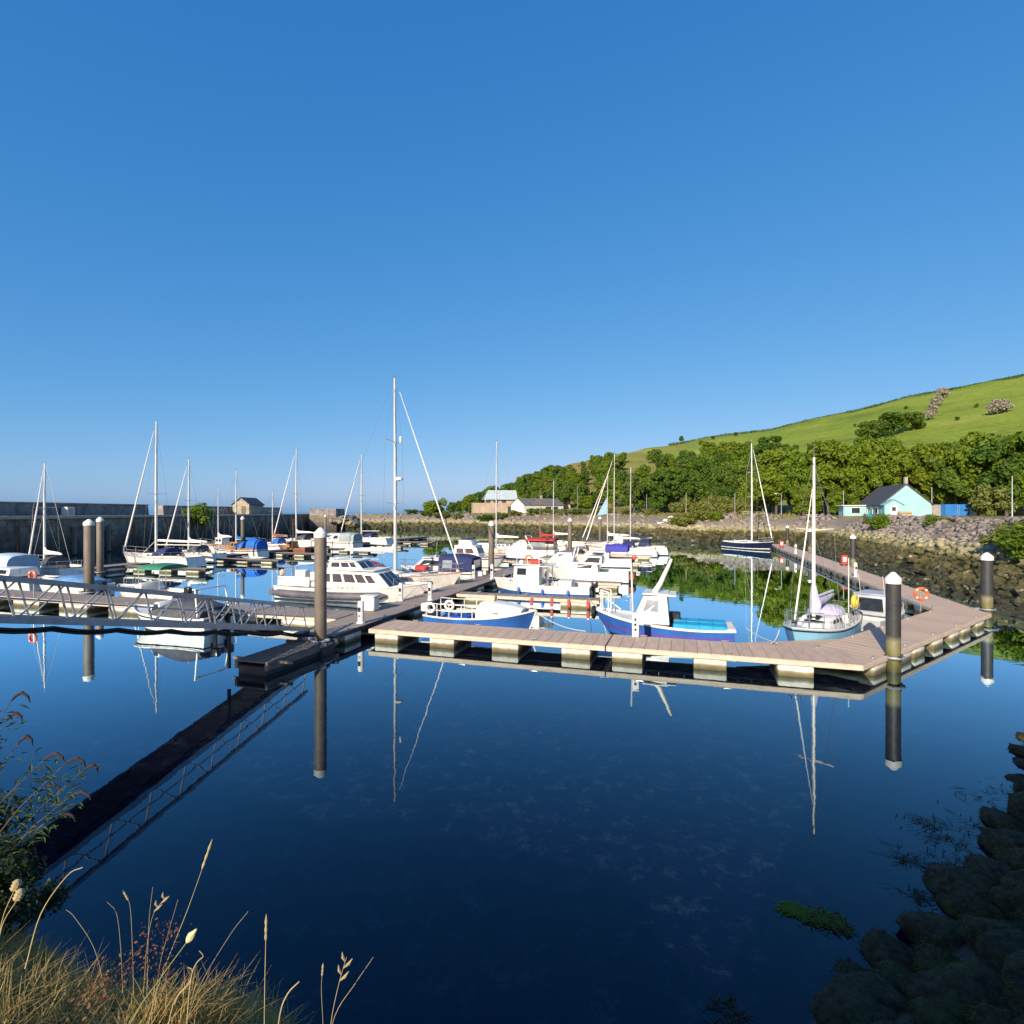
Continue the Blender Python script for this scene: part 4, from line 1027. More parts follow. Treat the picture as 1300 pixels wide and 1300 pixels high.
    def rails(s, root, h=0.55, t0=0.05, t1=0.8, n=6, pul=True, m=None):
        m = m or steel
        for sd in (-1, 1):
            ts = [t0 + (t1 - t0) * i / n for i in range(n + 1)]
            for t in ts: MB().tube(s.sheer(t, sd), s.sheer(t, sd, up=h), 0.014, n=5).build('stanchion', m, root)
            for hh in (h, h * .5): MB().path([s.sheer(t, sd, up=hh) for t in ts], 0.007, 4).build('lifeline', wire, root)
        if pul:
            for hh in (h + .08, h * .5):
                pts_ = [s.sheer(t, -1, up=hh) for t in (t1, .9, .96)] + [s.P(1, 1, 1) + Vector((.08, 0, hh))] + [s.sheer(t, 1, up=hh) for t in (.96, .9, t1)]
                MB().path(pts_, 0.018, 6).build('pulpit', m, root)
            for sd in (-1, 1):
                for t in (.9, .97): MB().tube(s.sheer(t, sd), s.sheer(t, sd, up=h + .08), 0.016, n=5).build('pulpit_leg', m, root)
            MB().path([s.sheer(.06, -1, up=h)] + [s.sheer(.005, -1, up=h), s.sheer(.005, 1, up=h), s.sheer(.06, 1, up=h)], 0.018, 6).build('pushpit', m, root)

def quad_panel(mb, a, b, c, d, th=0.012):
    a, b, c, d = map(Vector, (a, b, c, d)); n = (b - a).cross(d - a); n = n.normalized() * th if n.length > 0 else Vector((0, 0, th))
    return mb.hexa([a - n * .5, b - n * .5, c - n * .5, d - n * .5], [a + n, b + n, c + n, d + n])

def house(root, x0, x1, w0, w1, z0, h, rb=0.1, rf=0.4, tum=0.88, m=white, name='cabin', wins=(), fwin=None, bwin=None, z1=None, bev=0.04, roof=None, rm=None, gm=None):
    """Frustum cabin from x0 (aft) to x1 (fore). wins: (u0, u1, v0, v1) on each side; fwin: list for the front."""
    gm = gm or glass
    z1 = z0 if z1 is None else z1; zt0 = z0 + h; zt1 = z0 + h
    b = [Vector((x0, -w0, z0)), Vector((x1, -w1, z1)), Vector((x1, w1, z1)), Vector((x0, w0, z0))]
    t = [Vector((x0 + rb, -w0 * tum, zt0)), Vector((x1 - rf, -w1 * tum, zt1)), Vector((x1 - rf, w1 * tum, zt1)), Vector((x0 + rb, w0 * tum, zt0))]
    bm = bmesh.new(); vs = [bm.verts.new(p) for p in b + t]
    for f in [(3, 2, 1, 0), (4, 5, 6, 7), (0, 1, 5, 4), (1, 2, 6, 5), (2, 3, 7, 6), (3, 0, 4, 7)]: bm.faces.new([vs[i] for i in f])
    if bev: bmesh.ops.bevel(bm, geom=bm.edges[:], offset=bev, segments=2, affect='EDGES', profile=0.5)
    me = bpy.data.meshes.new(name); bmesh.ops.recalc_face_normals(bm, faces=bm.faces[:]); bm.to_mesh(me); bm.free()
    me.polygons.foreach_set('use_smooth', [True] * len(me.polygons)); me.set_sharp_from_angle(angle=R(35))
    o = link(name, me, m, root)
    def bil(A, B, C, D, u, v): return A.lerp(B, u).lerp(D.lerp(C, u), v)
    def win(A, B, C, D, r, nm='window'):
        u0, u1, v0, v1 = r
        mb = MB(); p = [bil(A, B, C, D, u, v) for u, v in ((u0, v0), (u1, v0), (u1, v1), (u0, v1))]
        ctr = Vector(((x0 + x1) / 2, 0, (z0 + zt0) / 2)); n = (p[1] - p[0]).cross(p[3] - p[0])
        if n.dot(p[0] - ctr) < 0: p = p[::-1]
        quad_panel(mb, *p).build(nm, gm, root, False)
    for r in wins:
        win(b[0], b[1], t[1], t[0], r); win(b[3], b[2], t[2], t[3], r)
    for r in (fwin or ()): win(b[1], b[2], t[2], t[1], r, 'windscreen')
    for r in (bwin or ()): win(b[3], b[0], t[0], t[3], r, 'rear_window')
    if roof:
        MB().cbox(((x0 + rb + x1 - rf) / 2, 0, zt0 + 0.03), (x1 - rf - x0 - rb + roof, 2 * max(w0, w1) * tum + roof * .7, 0.07), 0.025).build('roof', rm or m, root)
    return o

def canopy(root, x0, x1, w, z0, h, m, name='canopy', n=6, k=10, f0=0.9, f1=0.7, flat=2.6):
    """Stretched canvas on hoops: arches from x0 to x1, closed by the cloth itself."""
    rings = []
    for i in range(n + 1):
        u = i / n; hh = h * (f0 + (1 - f0) * math.sin(math.pi * min(u / 0.5, 1) / 2)) if u < .5 else h * (f1 + (1 - f1) * math.cos(math.pi * (u - .5)))
        rg = []
        for j in range(k + 1):
            a = math.pi * j / k; c = math.cos(a); sn = math.sin(a)
            rg.append((x0 + (x1 - x0) * u, -w * math.copysign(abs(c) ** (2 / flat), c), z0 + hh * abs(sn) ** (2 / flat)))
        rings.append(rg)
    return MB().loft(rings, closed=True, cap=True).build(name, m, root)

def outboard(root, x, y, z, m=outb):
    o = thing_part('outboard', root)
    MB().cbox((x - 0.18, y, z + 0.35), (0.42, 0.3, 0.42), 0.09, 2).build('cowling', m, o)
    MB().cbox((x - 0.14, y, z - 0.2), (0.2, 0.12, 0.85), 0.03).build('leg', outb, o)
    MB().cbox((x - 0.02, y, z + 0.05), (0.14, 0.2, 0.2), 0.03).build('bracket', outb, o)
def thing_part(name, root):
    o = bpy.data.objects.new(name, None); COL.objects.link(o); o.parent = root; return o

def fender(root, p, m=None, l=0.5, r=0.1):
    p = Vector(p)
    MB().lathe([(0.02, -l / 2), (r * .7, -l / 2 + .04), (r, -l / 2 + .12), (r, l / 2 - .12), (r * .7, l / 2 - .04), (0.02, l / 2)], 10, p).build('fender', m or white, root)

def rig(root, h, xm, zm, H, boom=None, cover=None, genoa=None, spread=(0.5,), r=0.10, mastm=None, back=True, xb=None, radar=None, bz=0.9, furl_r=0.07, cover_end=None, wires=True):
    mastm = mastm or alu
    MB().path([(xm, 0, zm), (xm, 0, H * .6), (xm - .05, 0, H)], [r, r * .95, r * .6], 10, 0.75).build('mast', mastm, root)
    top = Vector((xm - .05, 0, H)); bow = h.P(1, 1, 1); bow.y = 0; bow.x -= 0.15; bow.z += .1
    stern = Vector((h.X(0.01), 0, h.fs + .15))
    MB().path([top + Vector((0, 0, 0)), top + Vector((0, 0, .55))], 0.012, 4).build('aerial', wire, root)
    MB().path([top + Vector((-.28, 0, .1)), top + Vector((.28, 0, .16))], 0.014, 4).build('wind_vane', wire, root)
    fh = H * 0.97 if genoa != 'frac' else H * 0.86
    ftop = Vector((xm + r, 0, fh))
    if wires: MB().tube(ftop, bow, 0.010, n=4).build('forestay', wire, root)
    if genoa:
        a = bow.lerp(ftop, 0.03); b = bow.lerp(ftop, 0.5); c = bow.lerp(ftop, 0.96)
        MB().path([a, bow.lerp(ftop, .06), b, c], [furl_r * .55, furl_r, furl_r * .85, furl_r * .3], 8).build('furled_genoa', sailwhite, root)
        MB().lathe([(0.1, -.06), (0.1, .06)], 10, bow + Vector((-.02, 0, .12))).build('furling_drum', dark_rubber, root)
    if back and wires: MB().tube(top, stern, 0.008, n=4).build('backstay', wire, root)
    for f in spread:
        z = zm + (H - zm) * f; w = h.half(h.T(xm)) * 0.8 * (1 - .25 * f)
        for sd in (-1, 1): MB().tube((xm, 0, z), (xm - .1, sd * w, z + .08), 0.025, 0.016, 5).build('spreader', mastm, root)
    for sd in (-1, 1) if wires else ():
        ch = h.sheer(h.T(xm) - .01, sd, 0.08); z = zm + (H - zm) * spread[-1]; w = h.half(h.T(xm)) * 0.8 * (1 - .25 * spread[-1])
        MB().path([ch, Vector((xm - .1, sd * w, z + .08)), Vector((xm, 0, H * .97))], 0.008, 4).build('shroud', wire, root)
        MB().tube(h.sheer(h.T(xm) - .06, sd, 0.1), (xm, 0, zm + (H - zm) * spread[0] - .1), 0.008, n=4).build('lower_shroud', wire, root)
    if boom:
        xe = xm - boom; zb_ = zm + bz
        MB().path([(xm - r, 0, zb_), (xe, 0, zb_ + .05)], 0.055, 8).build('boom', mastm, root)
        if cover:
            pts_ = [(xm - r * .5, 0, zb_ + .55), (xm - .25, 0, zb_ + .2), (xm - boom * .3, 0, zb_ + .14), (xm - boom * .7, 0, zb_ + .12), (xe + .1, 0, zb_ + .1)]
            MB().path(pts_, [.10, .19, .17, .13, .06], 10, 0.7).build('sail_cover', cover, root)
    if radar:
        MB().lathe([(0.02, 0), (.24, .02), (.26, .12), (.2, .22), (.02, .24)], 14, (xm + .32, 0, zm + (H - zm) * radar)).build('radar_dome', white, root)
        MB().cbox((xm + .2, 0, zm + (H - zm) * radar - .03), (.3, .1, .05), .01).build('radar_bracket', steel, root)

def boat(name, label, cat, p, head, heel=0.0, group=None):
    t = thing(name, label, cat, (p.x, p.y, 0), head, group); t.rotation_euler[0] = heel
    return t

def sloop(label, p, head, L, B, H, xm=0.08, topm=white, stripe=None, boot=antifoul, cover=sailwhite, genoa=True, hood=None, fb=1.15, boomf=0.36, spread=(0.5,), r=0.10, radar=None, rails=True, wheel=False, furl_r=0.08, mastm=None, cabm=white, fenders=0, hoodw=None, lower=None, name='sailing_boat', bz=0.9, wires=True, pul=True):
    t = boat(name, label, 'sailboat', p, head)
    h = Hull(L, B, fb * .88, fb * .82, fb * 1.12, tw=.72, tm=.42, p=1.75, rake=L * .085, d=.4, trake=-L * .03)
    h.shell(t, topm, boot, stripe)
    h.deck(t, offwhite, 0.36, 0.995); h.well(t, offwhite, 0.02, 0.36, fb * .45, .74)
    h.gunwale(t, white if topm is not white else teak, 0.028)
    zc = h.free(.5) - .06
    xa, xf = h.X(.36), h.X(.78)
    house(t, xa, h.X(.66), h.half(.38) * .66, h.half(.66) * .62, zc, .42, .02, .55, .84, cabm, 'coachroof',
          wins=[(.12, .26, .42, .75), (.34, .48, .42, .75), (.56, .72, .42, .75)], fwin=[(.15, .85, .35, .7)])
    house(t, h.X(.62), xf, h.half(.62) * .5, h.half(.78) * .3, zc + .02, .24, .02, .5, .8, cabm, 'foredeck_cabin')
    MB().cbox((h.X(.6), 0, zc + .46), (.5, .5, .05), .02).build('hatch', glass, t)
    for sd in (-1, 1):
        MB().cbox((h.X(.19), sd * h.half(.2) * .78, h.free(.2) + .09), (L * .30, .10, .22), .03).build('coaming', cabm, t)
        MB().lathe([(.07, 0), (.08, .1), (.06, .16), (.05, .2)], 10, (h.X(.3), sd * h.half(.3) * .78, h.free(.3) + .2)).build('winch', steel, t)
    MB().cbox((h.X(.3), 0, h.free(.3) * .75), (.1, .4, .5), .02).build('companionway', glass, t)
    if wheel:
        MB().torus((h.X(.13), 0, fb * .9), .38, .02, 'x', 20, 5).build('wheel', steel, t); MB().cbox((h.X(.14), 0, fb * .65), (.2, .25, .6), .04).build('pedestal', white, t)
    else:
        MB().path([(h.X(.03), 0, fb * .85), (h.X(.16), 0, fb * .95)], .025, 6).build('tiller', teak, t)
    MB().cbox((h.X(.0) - .03, 0, .1), (.12, .06, fb * 1.1), .02).build('rudder', topm, t)
    if hood is not None:
        canopy(t, h.X(.29), h.X(.46), hoodw or h.half(.36) * .68, zc + .25, .75, hood, 'sprayhood', f0=1.0, f1=.45)
        MB().cbox((h.X(.445), 0, zc + .72), (.03, h.half(.4) * .7, .2), .01).build('hood_window', clear, t)
    if rails: h.rails(t, pul=pul)
    rig(t, h, h.X(.5 + xm), zc + .35, H, L * boomf, cover, genoa, spread, r, radar=radar, furl_r=furl_r, mastm=mastm, bz=bz, wires=wires)
    for k in range(fenders):
        q = h.P(.2 + .18 * k, .8, -1 if k % 2 == 0 else 1); q.y *= 1.03; q.z -= .2
        fender(t, q)
    return t, h

# --- nearest boats -------------------------------------------------------------------------------------------------
# open blue wooden boat with a white cuddy, bow to the right
t = boat('cuddy_boat', 'blue open boat with white cuddy and white life rings, behind the foreground pontoon', 'boat', ab(3.6, 4.0), HU)
h = Hull(5.3, 2.0, .62, .62, 1.0, tw=.82, tm=.45, p=1.9, rake=.35, d=.3)
h.shell(t, royal, antifoul, None, .1); h.well(t, mat('grey_blue_deck', (.18, .25, .34), (.12, .17, .25), 2, .7), .02, .52, .22, .86); h.deck(t, offwhite, .5, .99)
h.gunwale(t, white, .045)
MB().path([h.P(.985, q, 1) * Vector((1, 0, 1)) + Vector((.03, 0, 0)) if False else Vector((h.P(1, q, 1).x + .02, 0, h.P(1, q, 1).z)) for q in (-.2, .3, .7, 1.0)], .05, 6).build('stem_post', white, t)
rings = []
for u in [i / 8 for i in range(9)]:
    x = h.X(.5 + .38 * u); w = h.half(.5 + .38 * u) * (.88 - .1 * u); hh = .78 * (1 - .62 * u ** 1.8); z0 = h.free(.5 + .38 * u) - .06
    rings.append([(x + .12 * math.sin(math.pi * j / 10), -w * math.copysign(abs(math.cos(math.pi * j / 10)) ** .7, math.cos(math.pi * j / 10)), z0 + hh * math.sin(math.pi * j / 10) ** .6) for j in range(11)])
MB().loft(rings).build('cuddy', white, t)
for sd in (-1, 1): MB().cbox((h.X(.645), sd * (h.half(.645) * .80), h.free(.65) + .20), (.62, .04, .055), .006).build('name_mark', mat('grey_lettering', (.12, .12, .12), (.08, .08, .08), 9, .6), t)
MB().cbox((h.X(.58), .1, h.free(.6) + .78), (.5, .42, .28), .06).build('hatch_box', mat('peach_box', (.72, .5, .33), (.6, .42, .28), 3, .6), t)
for sd in (-1, 1):
    ts = [.03, .14, .26, .38, .48]
    for q in ts: MB().tube(h.sheer(q, sd, .04), h.sheer(q, sd, .04, .62), .022, n=6).build('stanchion', white, t)
    for up in (.62, .32): MB().path([h.sheer(q, sd, .04, up) for q in ts], .02, 6).build('rail', white, t)
MB().path([h.sheer(.03, -1, .04, .62), h.sheer(.03, 1, .04, .62)], .02, 6).build('rail', white, t)
for q, up in ((.08, .42), (.27, .62)): MB().torus(h.sheer(q, -1, -.03, up), .2, .062, 'y', 18, 8).build('life_ring', white, t)
outboard(t, h.X(0), -.2, .55, plastic_white)
MB().cbox((h.X(.3), 0, .42), (.9, 1.2, .3), .04).build('engine_box', bluecloth, t)
MB().cbox((h.X(.14), .3, .42), (.4, .5, .35), .05).build('fish_tub', mat('tub_blue', (.05, .2, .5), (.04, .15, .4), 3, .5), t)

# white and blue fishing boat with wheelhouse, bow to the left
p_ = W(688, 756); t = boat('fishing_boat', 'white and blue fishing boat with boxy wheelhouse and red roof gear', 'boat', p_, HL)
h = Hull(6.6, 2.3, .78, .78, 1.05, tw=.86, tm=.45, p=2.0, rake=.4, d=.3)
h.shell(t, white, antifoul, None, .08, lower=mat('hull_mid_blue', (.03, .09, .26), (.025, .07, .2), 2, .35), q_low=.42)
h.deck(t, offwhite, .46, .99); h.well(t, offwhite, .02, .46, .3, .86); h.gunwale(t, white, .05)
house(t, h.X(.5), h.X(.78), .8, .62, .75, 1.28, .0, .12, .95, white, 'wheelhouse', wins=[(.5, .86, .5, .84)], fwin=[(.08, .46, .52, .85), (.54, .92, .52, .85)], roof=.16)
MB().cbox((h.X(.46), -.55, 1.25), (.06, .55, 1.2), .02).build('door', clear, t)
for y in (-.75, .75): MB().tube((h.X(.42), y, .6), (h.X(.42), y, 1.95), .03, n=6).build('canopy_post', steel, t)
MB().cbox((h.X(.44), 0, 1.98), (.75, 1.6, .05), .02).build('aft_roof', white, t)
MB().cbox((h.X(.56), 0, 2.22), (.7, .5, .22), .06).build('liferaft', redpaint, t)
for x_, z_ in ((.75, 2.7), (.64, 2.55), (.52, 2.6)): MB().tube((h.X(x_), .25, 2.05), (h.X(x_), .25, z_), .02, n=5).build('aerial', white, t)
MB().torus((h.X(.66), -.55, 2.35), .22, .06, 'y', 18, 8).build('life_ring', orange, t)
MB().cbox((h.X(.70), .2, 2.2), (.25, .35, .25), .05).build('search_light', white, t)
MB().cbox((h.X(.25), 0, .85), (.9, 1.3, .5), .06).build('engine_box', offwhite, t)
outboard(t, h.X(0), 0, .5)
MB().torus((h.X(.86), 0, 1.25), .3, .03, 'y', 14, 5).build('anchor_roller', steel, t)
for k in range(3): fender(t, h.P(.2 + .25 * k, .6, 1) + Vector((0, .1, -.1)), royal)

# blue hulled fishing boat with cyan boxes, bow to the left
t = boat('crab_boat', 'blue fishing boat with white wheelhouse and cyan fish boxes aft', 'boat', ab(11.7, 4.9), HL)
h = Hull(6.0, 2.2, .58, .62, 1.12, tw=.84, tm=.42, p=1.8, rake=.75, d=.3)
h.shell(t, royal, antifoul, None, .08); h.deck(t, white, .44, .99); h.well(t, offwhite, .015, .44, .2, .88); h.gunwale(t, white, .06)
h.band(t, 'purple_stripe', mat('stripe_purple', (.12, .07, .35), (.1, .06, .3), 3, .4), .34, .5, k=1, off=.006)
house(t, h.X(.43), h.X(.70), .82, .62, .66, 1.25, .12, .55, .86, white, 'wheelhouse', wins=[(.32, .80, .42, .82)], fwin=[(.06, .47, .35, .85), (.53, .94, .35, .85)], bwin=[(.1, .5, .05, .9)], roof=.14, gm=clear)
MB().cbox((h.X(.435), 0, 1.9), (.6, 1.5, .06), .02).build('roof_visor', white, t)
MB().path([(h.X(.54), .1, 1.95), (h.X(.5), .1, 2.35), (h.X(.44), .1, 3.15), (h.X(.42), .1, 3.45)], [.13, .11, .08, .06], 10).build('stub_mast', white, t)
MB().path([(h.X(.70), 0, 1.05), (h.X(.71), 0, 3.2)], .04, 8).build('fore_mast', alu, t)
for x_, y_ in ((.93, 0.3), (.93, -.3), (.87, -.45), (.87, .45)): MB().tube((h.X(x_), y_ * .9, h.free(x_) - .02), (h.X(x_), y_ * .9, h.free(x_) + .95), .026, n=6).build('rail_post', white, t)
MB().path([(h.X(.87), -.4, h.free(.87) + .95), (h.X(.93), -.27, h.free(.93) + .95), (h.X(.93), .27, h.free(.93) + .95), (h.X(.87), .4, h.free(.87) + .95)], .024, 6).build('bow_rail', white, t)
MB().tube((h.X(.8), -.6, 1.0), (h.X(.9), -.4, 1.5), .035, n=6).build('boat_hook', white, t)
for k, x_ in enumerate((.07, .16, .25, .34)):
    for y_ in (-.48, .42):
        MB().cbox((h.X(x_ + .02), y_, .52), (.56, .78, .42), .04).build('fish_box', cyan, t)
MB().cbox((h.X(.02), 0, .6), (.35, 1.7, .12), .04).build('stern_platform', offwhite, t)
MB().cbox((h.X(.40), -.55, .78), (.5, .4, .5), .05).build('net_hauler', outb, t)
MB().torus((h.X(.985), .25, .95), .22, .09, 'x', 16, 8).build('bow_tyre', dark_rubber, t)
for k in range(4): fender(t, h.P(.12 + .13 * k, .7, -1) + Vector((0, -.08, -.1)), white, .4, .07)

# small light blue sloop along the slanting pontoon, bow towards the camera's left
bcdir = Vector((math.cos(bc_ang), math.sin(bc_ang), 0)); bcnl = Vector((-bcdir.y, bcdir.x, 0))
pm = ab(18.25, 0) + bcnl * 3.4 + bcdir * 4.65
t, h = sloop('small sloop with light blue hull and yellow ring, behind the pontoon corner', pm, bc_ang + math.pi + 0.12, 6.2, 2.15, 7.75, xm=.12, topm=skyhull, cover=None, genoa='frac', fb=.95, boomf=.40, spread=(.55,), r=.075, name='sailing_boat', furl_r=.036)
h.band(t, 'rubbing_strake', navyhull, .86, .93, k=1, off=.012)
MB().path([(h.X(.60), 0, 1.25), (h.X(.585), 0, 1.7), (h.X(.61), 0, 2.1), (h.X(.618), 0, 2.5)], [.2, .23, .16, .09], 12, .6).build('mast_cover', lilac, t)
MB().path([(h.X(.6), 0, 1.72), (h.X(.4), 0, 1.75), (h.X(.22), 0, 1.85)], [.17, .14, .07], 10).build('boom_cover', lilac, t)
canopy(t, h.X(.28), h.X(.40), .62, 1.1, .38, lilac, 'sprayhood', f0=1.0, f1=.5)
MB().torus((h.X(.07), .62, 1.5), .22, .1, 'y', 18, 8).build('horseshoe_buoy', yellow, t)
MB().tube((h.X(.02), .3, .9), (h.X(.02), .3, 3.4), .02, n=5).build('ensign_staff', white, t)
outboard(t, h.X(0), .5, .45)
# little cabin boat tucked into the far inner corner
pm = ab(18.25, 0) + bcnl * 3.35 + bcdir * 10.6
t = boat('cabin_boat', 'little grey white cabin boat with dark windows in the inner pontoon corner', 'boat', pm, bc_ang + .06)
h = Hull(4.9, 1.95, .62, .62, .85, tw=.85, tm=.4, p=1.9, rake=.5, d=.3)
h.shell(t, mat('gelcoat_grey', (.42, .44, .48), (.34, .36, .4), 2, .4), antifoul); h.deck(t, offwhite, .35, .99); h.well(t, offwhite, .02, .36, .25)
house(t, h.X(.3), h.X(.72), .78, .6, .6, .95, .05, .5, .86, mat('cabin_grey', (.46, .48, .52), (.36, .38, .42), 2, .4), 'cabin', wins=[(.06, .3, .35, .85), (.36, .62, .35, .85), (.67, .86, .35, .8)], fwin=[(.08, .92, .3, .85)], bwin=[(.15, .85, .2, .85)], roof=.1)
outboard(t, h.X(0), 0, .42); h.rails(t, .4, .55, .8, 2)
for sd in (-1, 1): MB().tube((h.X(.35), sd * .5, 1.6), (h.X(.3), sd * .5, 2.5), .012, n=4).build('aerial', white, t)

# passenger boat left of the main walkway, bow to the right
p_ = W(452, 761); t = boat('passenger_boat', 'white passenger boat with long windowed cabin and thick grey fender belt', 'boat', p_, HU)
h = Hull(10.3, 3.0, .82, .82, 1.25, tw=.9, tm=.45, p=2.1, rake=.9, d=.35)
h.shell(t, white, antifoul, None, .1); h.deck(t, offwhite, .3, .99); h.well(t, offwhite, .01, .3, .4, .9); h.gunwale(t, white, .04)
for sd in (-1, 1):
    MB().path([h.P(.0 + .8 * i / 18, .52, sd) + Vector((0, sd * .12, 0)) for i in range(19)], [.1] + [.24] * 17 + [.08], 10).build('fender_belt', fendergrey, t)
MB().path([h.P(0, .52, -1) + Vector((-.1, -.12, 0)), h.P(0, .52, 1) + Vector((-.1, .12, 0))], .22, 10).build('fender_belt', fendergrey, t)
house(t, h.X(.31), h.X(.80), 1.22, .95, .8, 1.12, .1, 1.2, .88, white, 'cabin', wins=[(.05, .18, .36, .80), (.22, .36, .36, .80), (.40, .56, .36, .80), (.59, .72, .36, .80), (.75, .86, .36, .76)], fwin=[(.05, .33, .2, .85), (.37, .63, .2, .85), (.67, .95, .2, .85)], roof=.1)
house(t, h.X(.36), h.X(.60), .95, .8, 1.95, .5, .05, .55, .86, white, 'upper_wheelhouse', wins=[(.1, .36, .3, .85), (.42, .66, .3, .85), (.7, .88, .3, .85)], fwin=[(.06, .46, .2, .85), (.54, .94, .2, .85)], roof=.12)
MB().cbox((h.X(.17), -.75, 1.3), (.75, .6, 1.1), .06).build('stern_locker', white, t)
for sd in (-1, 1):
    MB().cbox((h.X(.14), sd * 1.25, 1.15), (2.4, .06, .6), .02).build('bulwark', white, t)
    for k in range(6): MB().cbox((h.X(.47) + k * .34, sd * 1.43, .93), (.2, .03, .09), .004).build('lettering', brassgold, t)
MB().lathe([(.02, 0), (.16, .08), (.2, .25), (.12, .4), (.02, .46)], 12, (h.X(.03), -.9, 1.4)).build('buoy', mat('buoy_peach', (.7, .5, .35), (.6, .42, .3), 3, .5), t)
for k in range(4): MB().tube((h.X(.02 + .05 * k), -1.2, 1.3), (h.X(.02 + .05 * k), -1.2, 2.0), .02, n=5).build('stern_rail_post', steel, t)
MB().path([(h.X(.02), -1.2, 2.0), (h.X(.17), -1.2, 2.0)], .02, 5).build('stern_rail', steel, t)
h.rails(t, .5, .82, .9, 1, True)
MB().tube((h.X(.46), 0, 2.4), (h.X(.46), 0, 3.6), .02, n=6).build('signal_mast', alu, t)

# tall masted yacht, bow to the right, red covers
t, h = sloop('large white yacht with the tallest mast and red covers, behind the passenger boat', ab(-7.55, 14.3), HU, 11.6, 3.5, 14.95, xm=.06, cover=sailwhite, genoa=True, fb=1.25, boomf=.36, spread=(.35, .67), r=.15, radar=.47, hood=redcloth, furl_r=.05, bz=1.35, boot=bootred, fenders=3)
canopy(t, h.X(.12), h.X(.30), 1.15, 1.3, .55, redcloth, 'cockpit_tent', f0=.75, f1=.95)
MB().cbox((h.X(.74), 0, 1.62), (.9, .6, .38), .1).build('deck_bag', redcloth, t)
MB().cbox((h.X(.58) + .18, 0, 10.6), (.14, .12, .5), .04).build('radar_reflector', white, t)
for k in range(5): MB().cbox((h.X(.77) + k * .2, -h.half(.8) * .98 + k * .045, .82), (.11, .03, .16), .004).build('lettering', mat('grey_lettering', (.12, .12, .12), (.08, .08, .08), 9, .6), t)

# motor cruiser with navy canopy, bow to the left
p_ = W(556, 738); t = boat('motor_cruiser', 'white motor cruiser with dark navy cockpit canopy, stern to the main walkway', 'motorboat', p_, HL)
h = Hull(6.6, 2.5, .9, .9, 1.15, tw=.9, tm=.4, p=2.0, rake=.9, d=.3)
h.shell(t, white, antifoul, navyhull, .1); h.deck(t, white, .36, .99); h.well(t, offwhite, .02, .36, .4, .88); h.gunwale(t, white, .035)
house(t, h.X(.38), h.X(.82), 1.02, .72, .95, .95, .0, 1.15, .84, white, 'cabin', wins=[(.12, .86, .38, .82)], fwin=[(.04, .48, .25, .92), (.52, .96, .25, .92)], roof=.08)
canopy(t, h.X(.0), h.X(.42), 1.12, .9, 1.35, navy, 'canopy', f0=.82, f1=.95, flat=4.5)
for sd in (-1, 1): MB().cbox((h.X(.30), sd * 1.125, 1.5), (.8, .03, .6), .012).build('canopy_window', clear, t)
MB().cbox((h.X(0) - .02, 0, 1.5), (.03, 1.4, .6), .012).build('canopy_window', clear, t)
h.rails(t, .45, .45, .85, 4); MB().tube((h.X(.5), .4, 1.9), (h.X(.48), .4, 3.2), .014, n=4).build('aerial', white, t)
MB().lathe([(.02, 0), (.14, .03), (.14, .12), (.02, .18)], 10, (h.X(.52), 0, 1.95)).build('dome', white, t)
for y_ in (-.7, .1): MB().cbox((h.X(0) - .25, y_, .45), (.5, .08, .9), .02).build('bathing_ladder', white, t)
MB().cbox((h.X(0) - .3, 0, .32), (.6, 2.0, .08), .03).build('bathing_platform', white, t)

# flybridge cruiser, bow to the right
p_ = W(600, 720); t = boat('flybridge_cruiser', 'white flybridge cruiser with blue stripe behind the navy canopied cruiser', 'motorboat', p_, HU)
h = Hull(7.2, 2.6, .95, .95, 1.25, tw=.88, tm=.42, p=2.0, rake=.9, d=.3)
h.shell(t, white, antifoul, royal, .1); h.deck(t, offwhite, .3, .99); h.well(t, offwhite, .02, .3, .4); h.gunwale(t, teak, .03)
house(t, h.X(.28), h.X(.66), 1.1, .95, 1.0, 1.15, .05, .5, .9, white, 'cabin', wins=[(.1, .4, .4, .8), (.48, .82, .4, .8)], fwin=[(.08, .48, .35, .85), (.52, .92, .35, .85)], roof=.12)
house(t, h.X(.34), h.X(.54), .9, .8, 2.2, .5, .02, .2, .92, white, 'flybridge'); MB().cbox((h.X(.44), 0, 2.85), (1.1, 1.4, .12), .05).build('flybridge_cover', navy, t)
h.rails(t, .5, .5, .85, 4)
# cruiser with bright blue cover, further back
p_ = W(617, 706); t = boat('motor_cruiser', 'white cruiser with bright blue tarpaulin behind the brown pile', 'motorboat', p_, HU)
h = Hull(6.5, 2.4, .9, .9, 1.15, tw=.88, tm=.42, p=2.0, rake=.8, d=.3)
h.shell(t, white, antifoul, None, .1); h.deck(t, offwhite, .3, .99); h.well(t, offwhite, .02, .3, .4); h.gunwale(t, white, .03)
house(t, h.X(.3), h.X(.72), 1.0, .75, .95, .7, .05, .7, .86, white, 'cabin', wins=[(.12, .46, .35, .8), (.54, .85, .35, .8)], fwin=[(.06, .94, .3, .9)])
canopy(t, h.X(.04), h.X(.34), 1.0, .95, .95, bluecloth, 'tarpaulin', f0=.8, f1=.9)
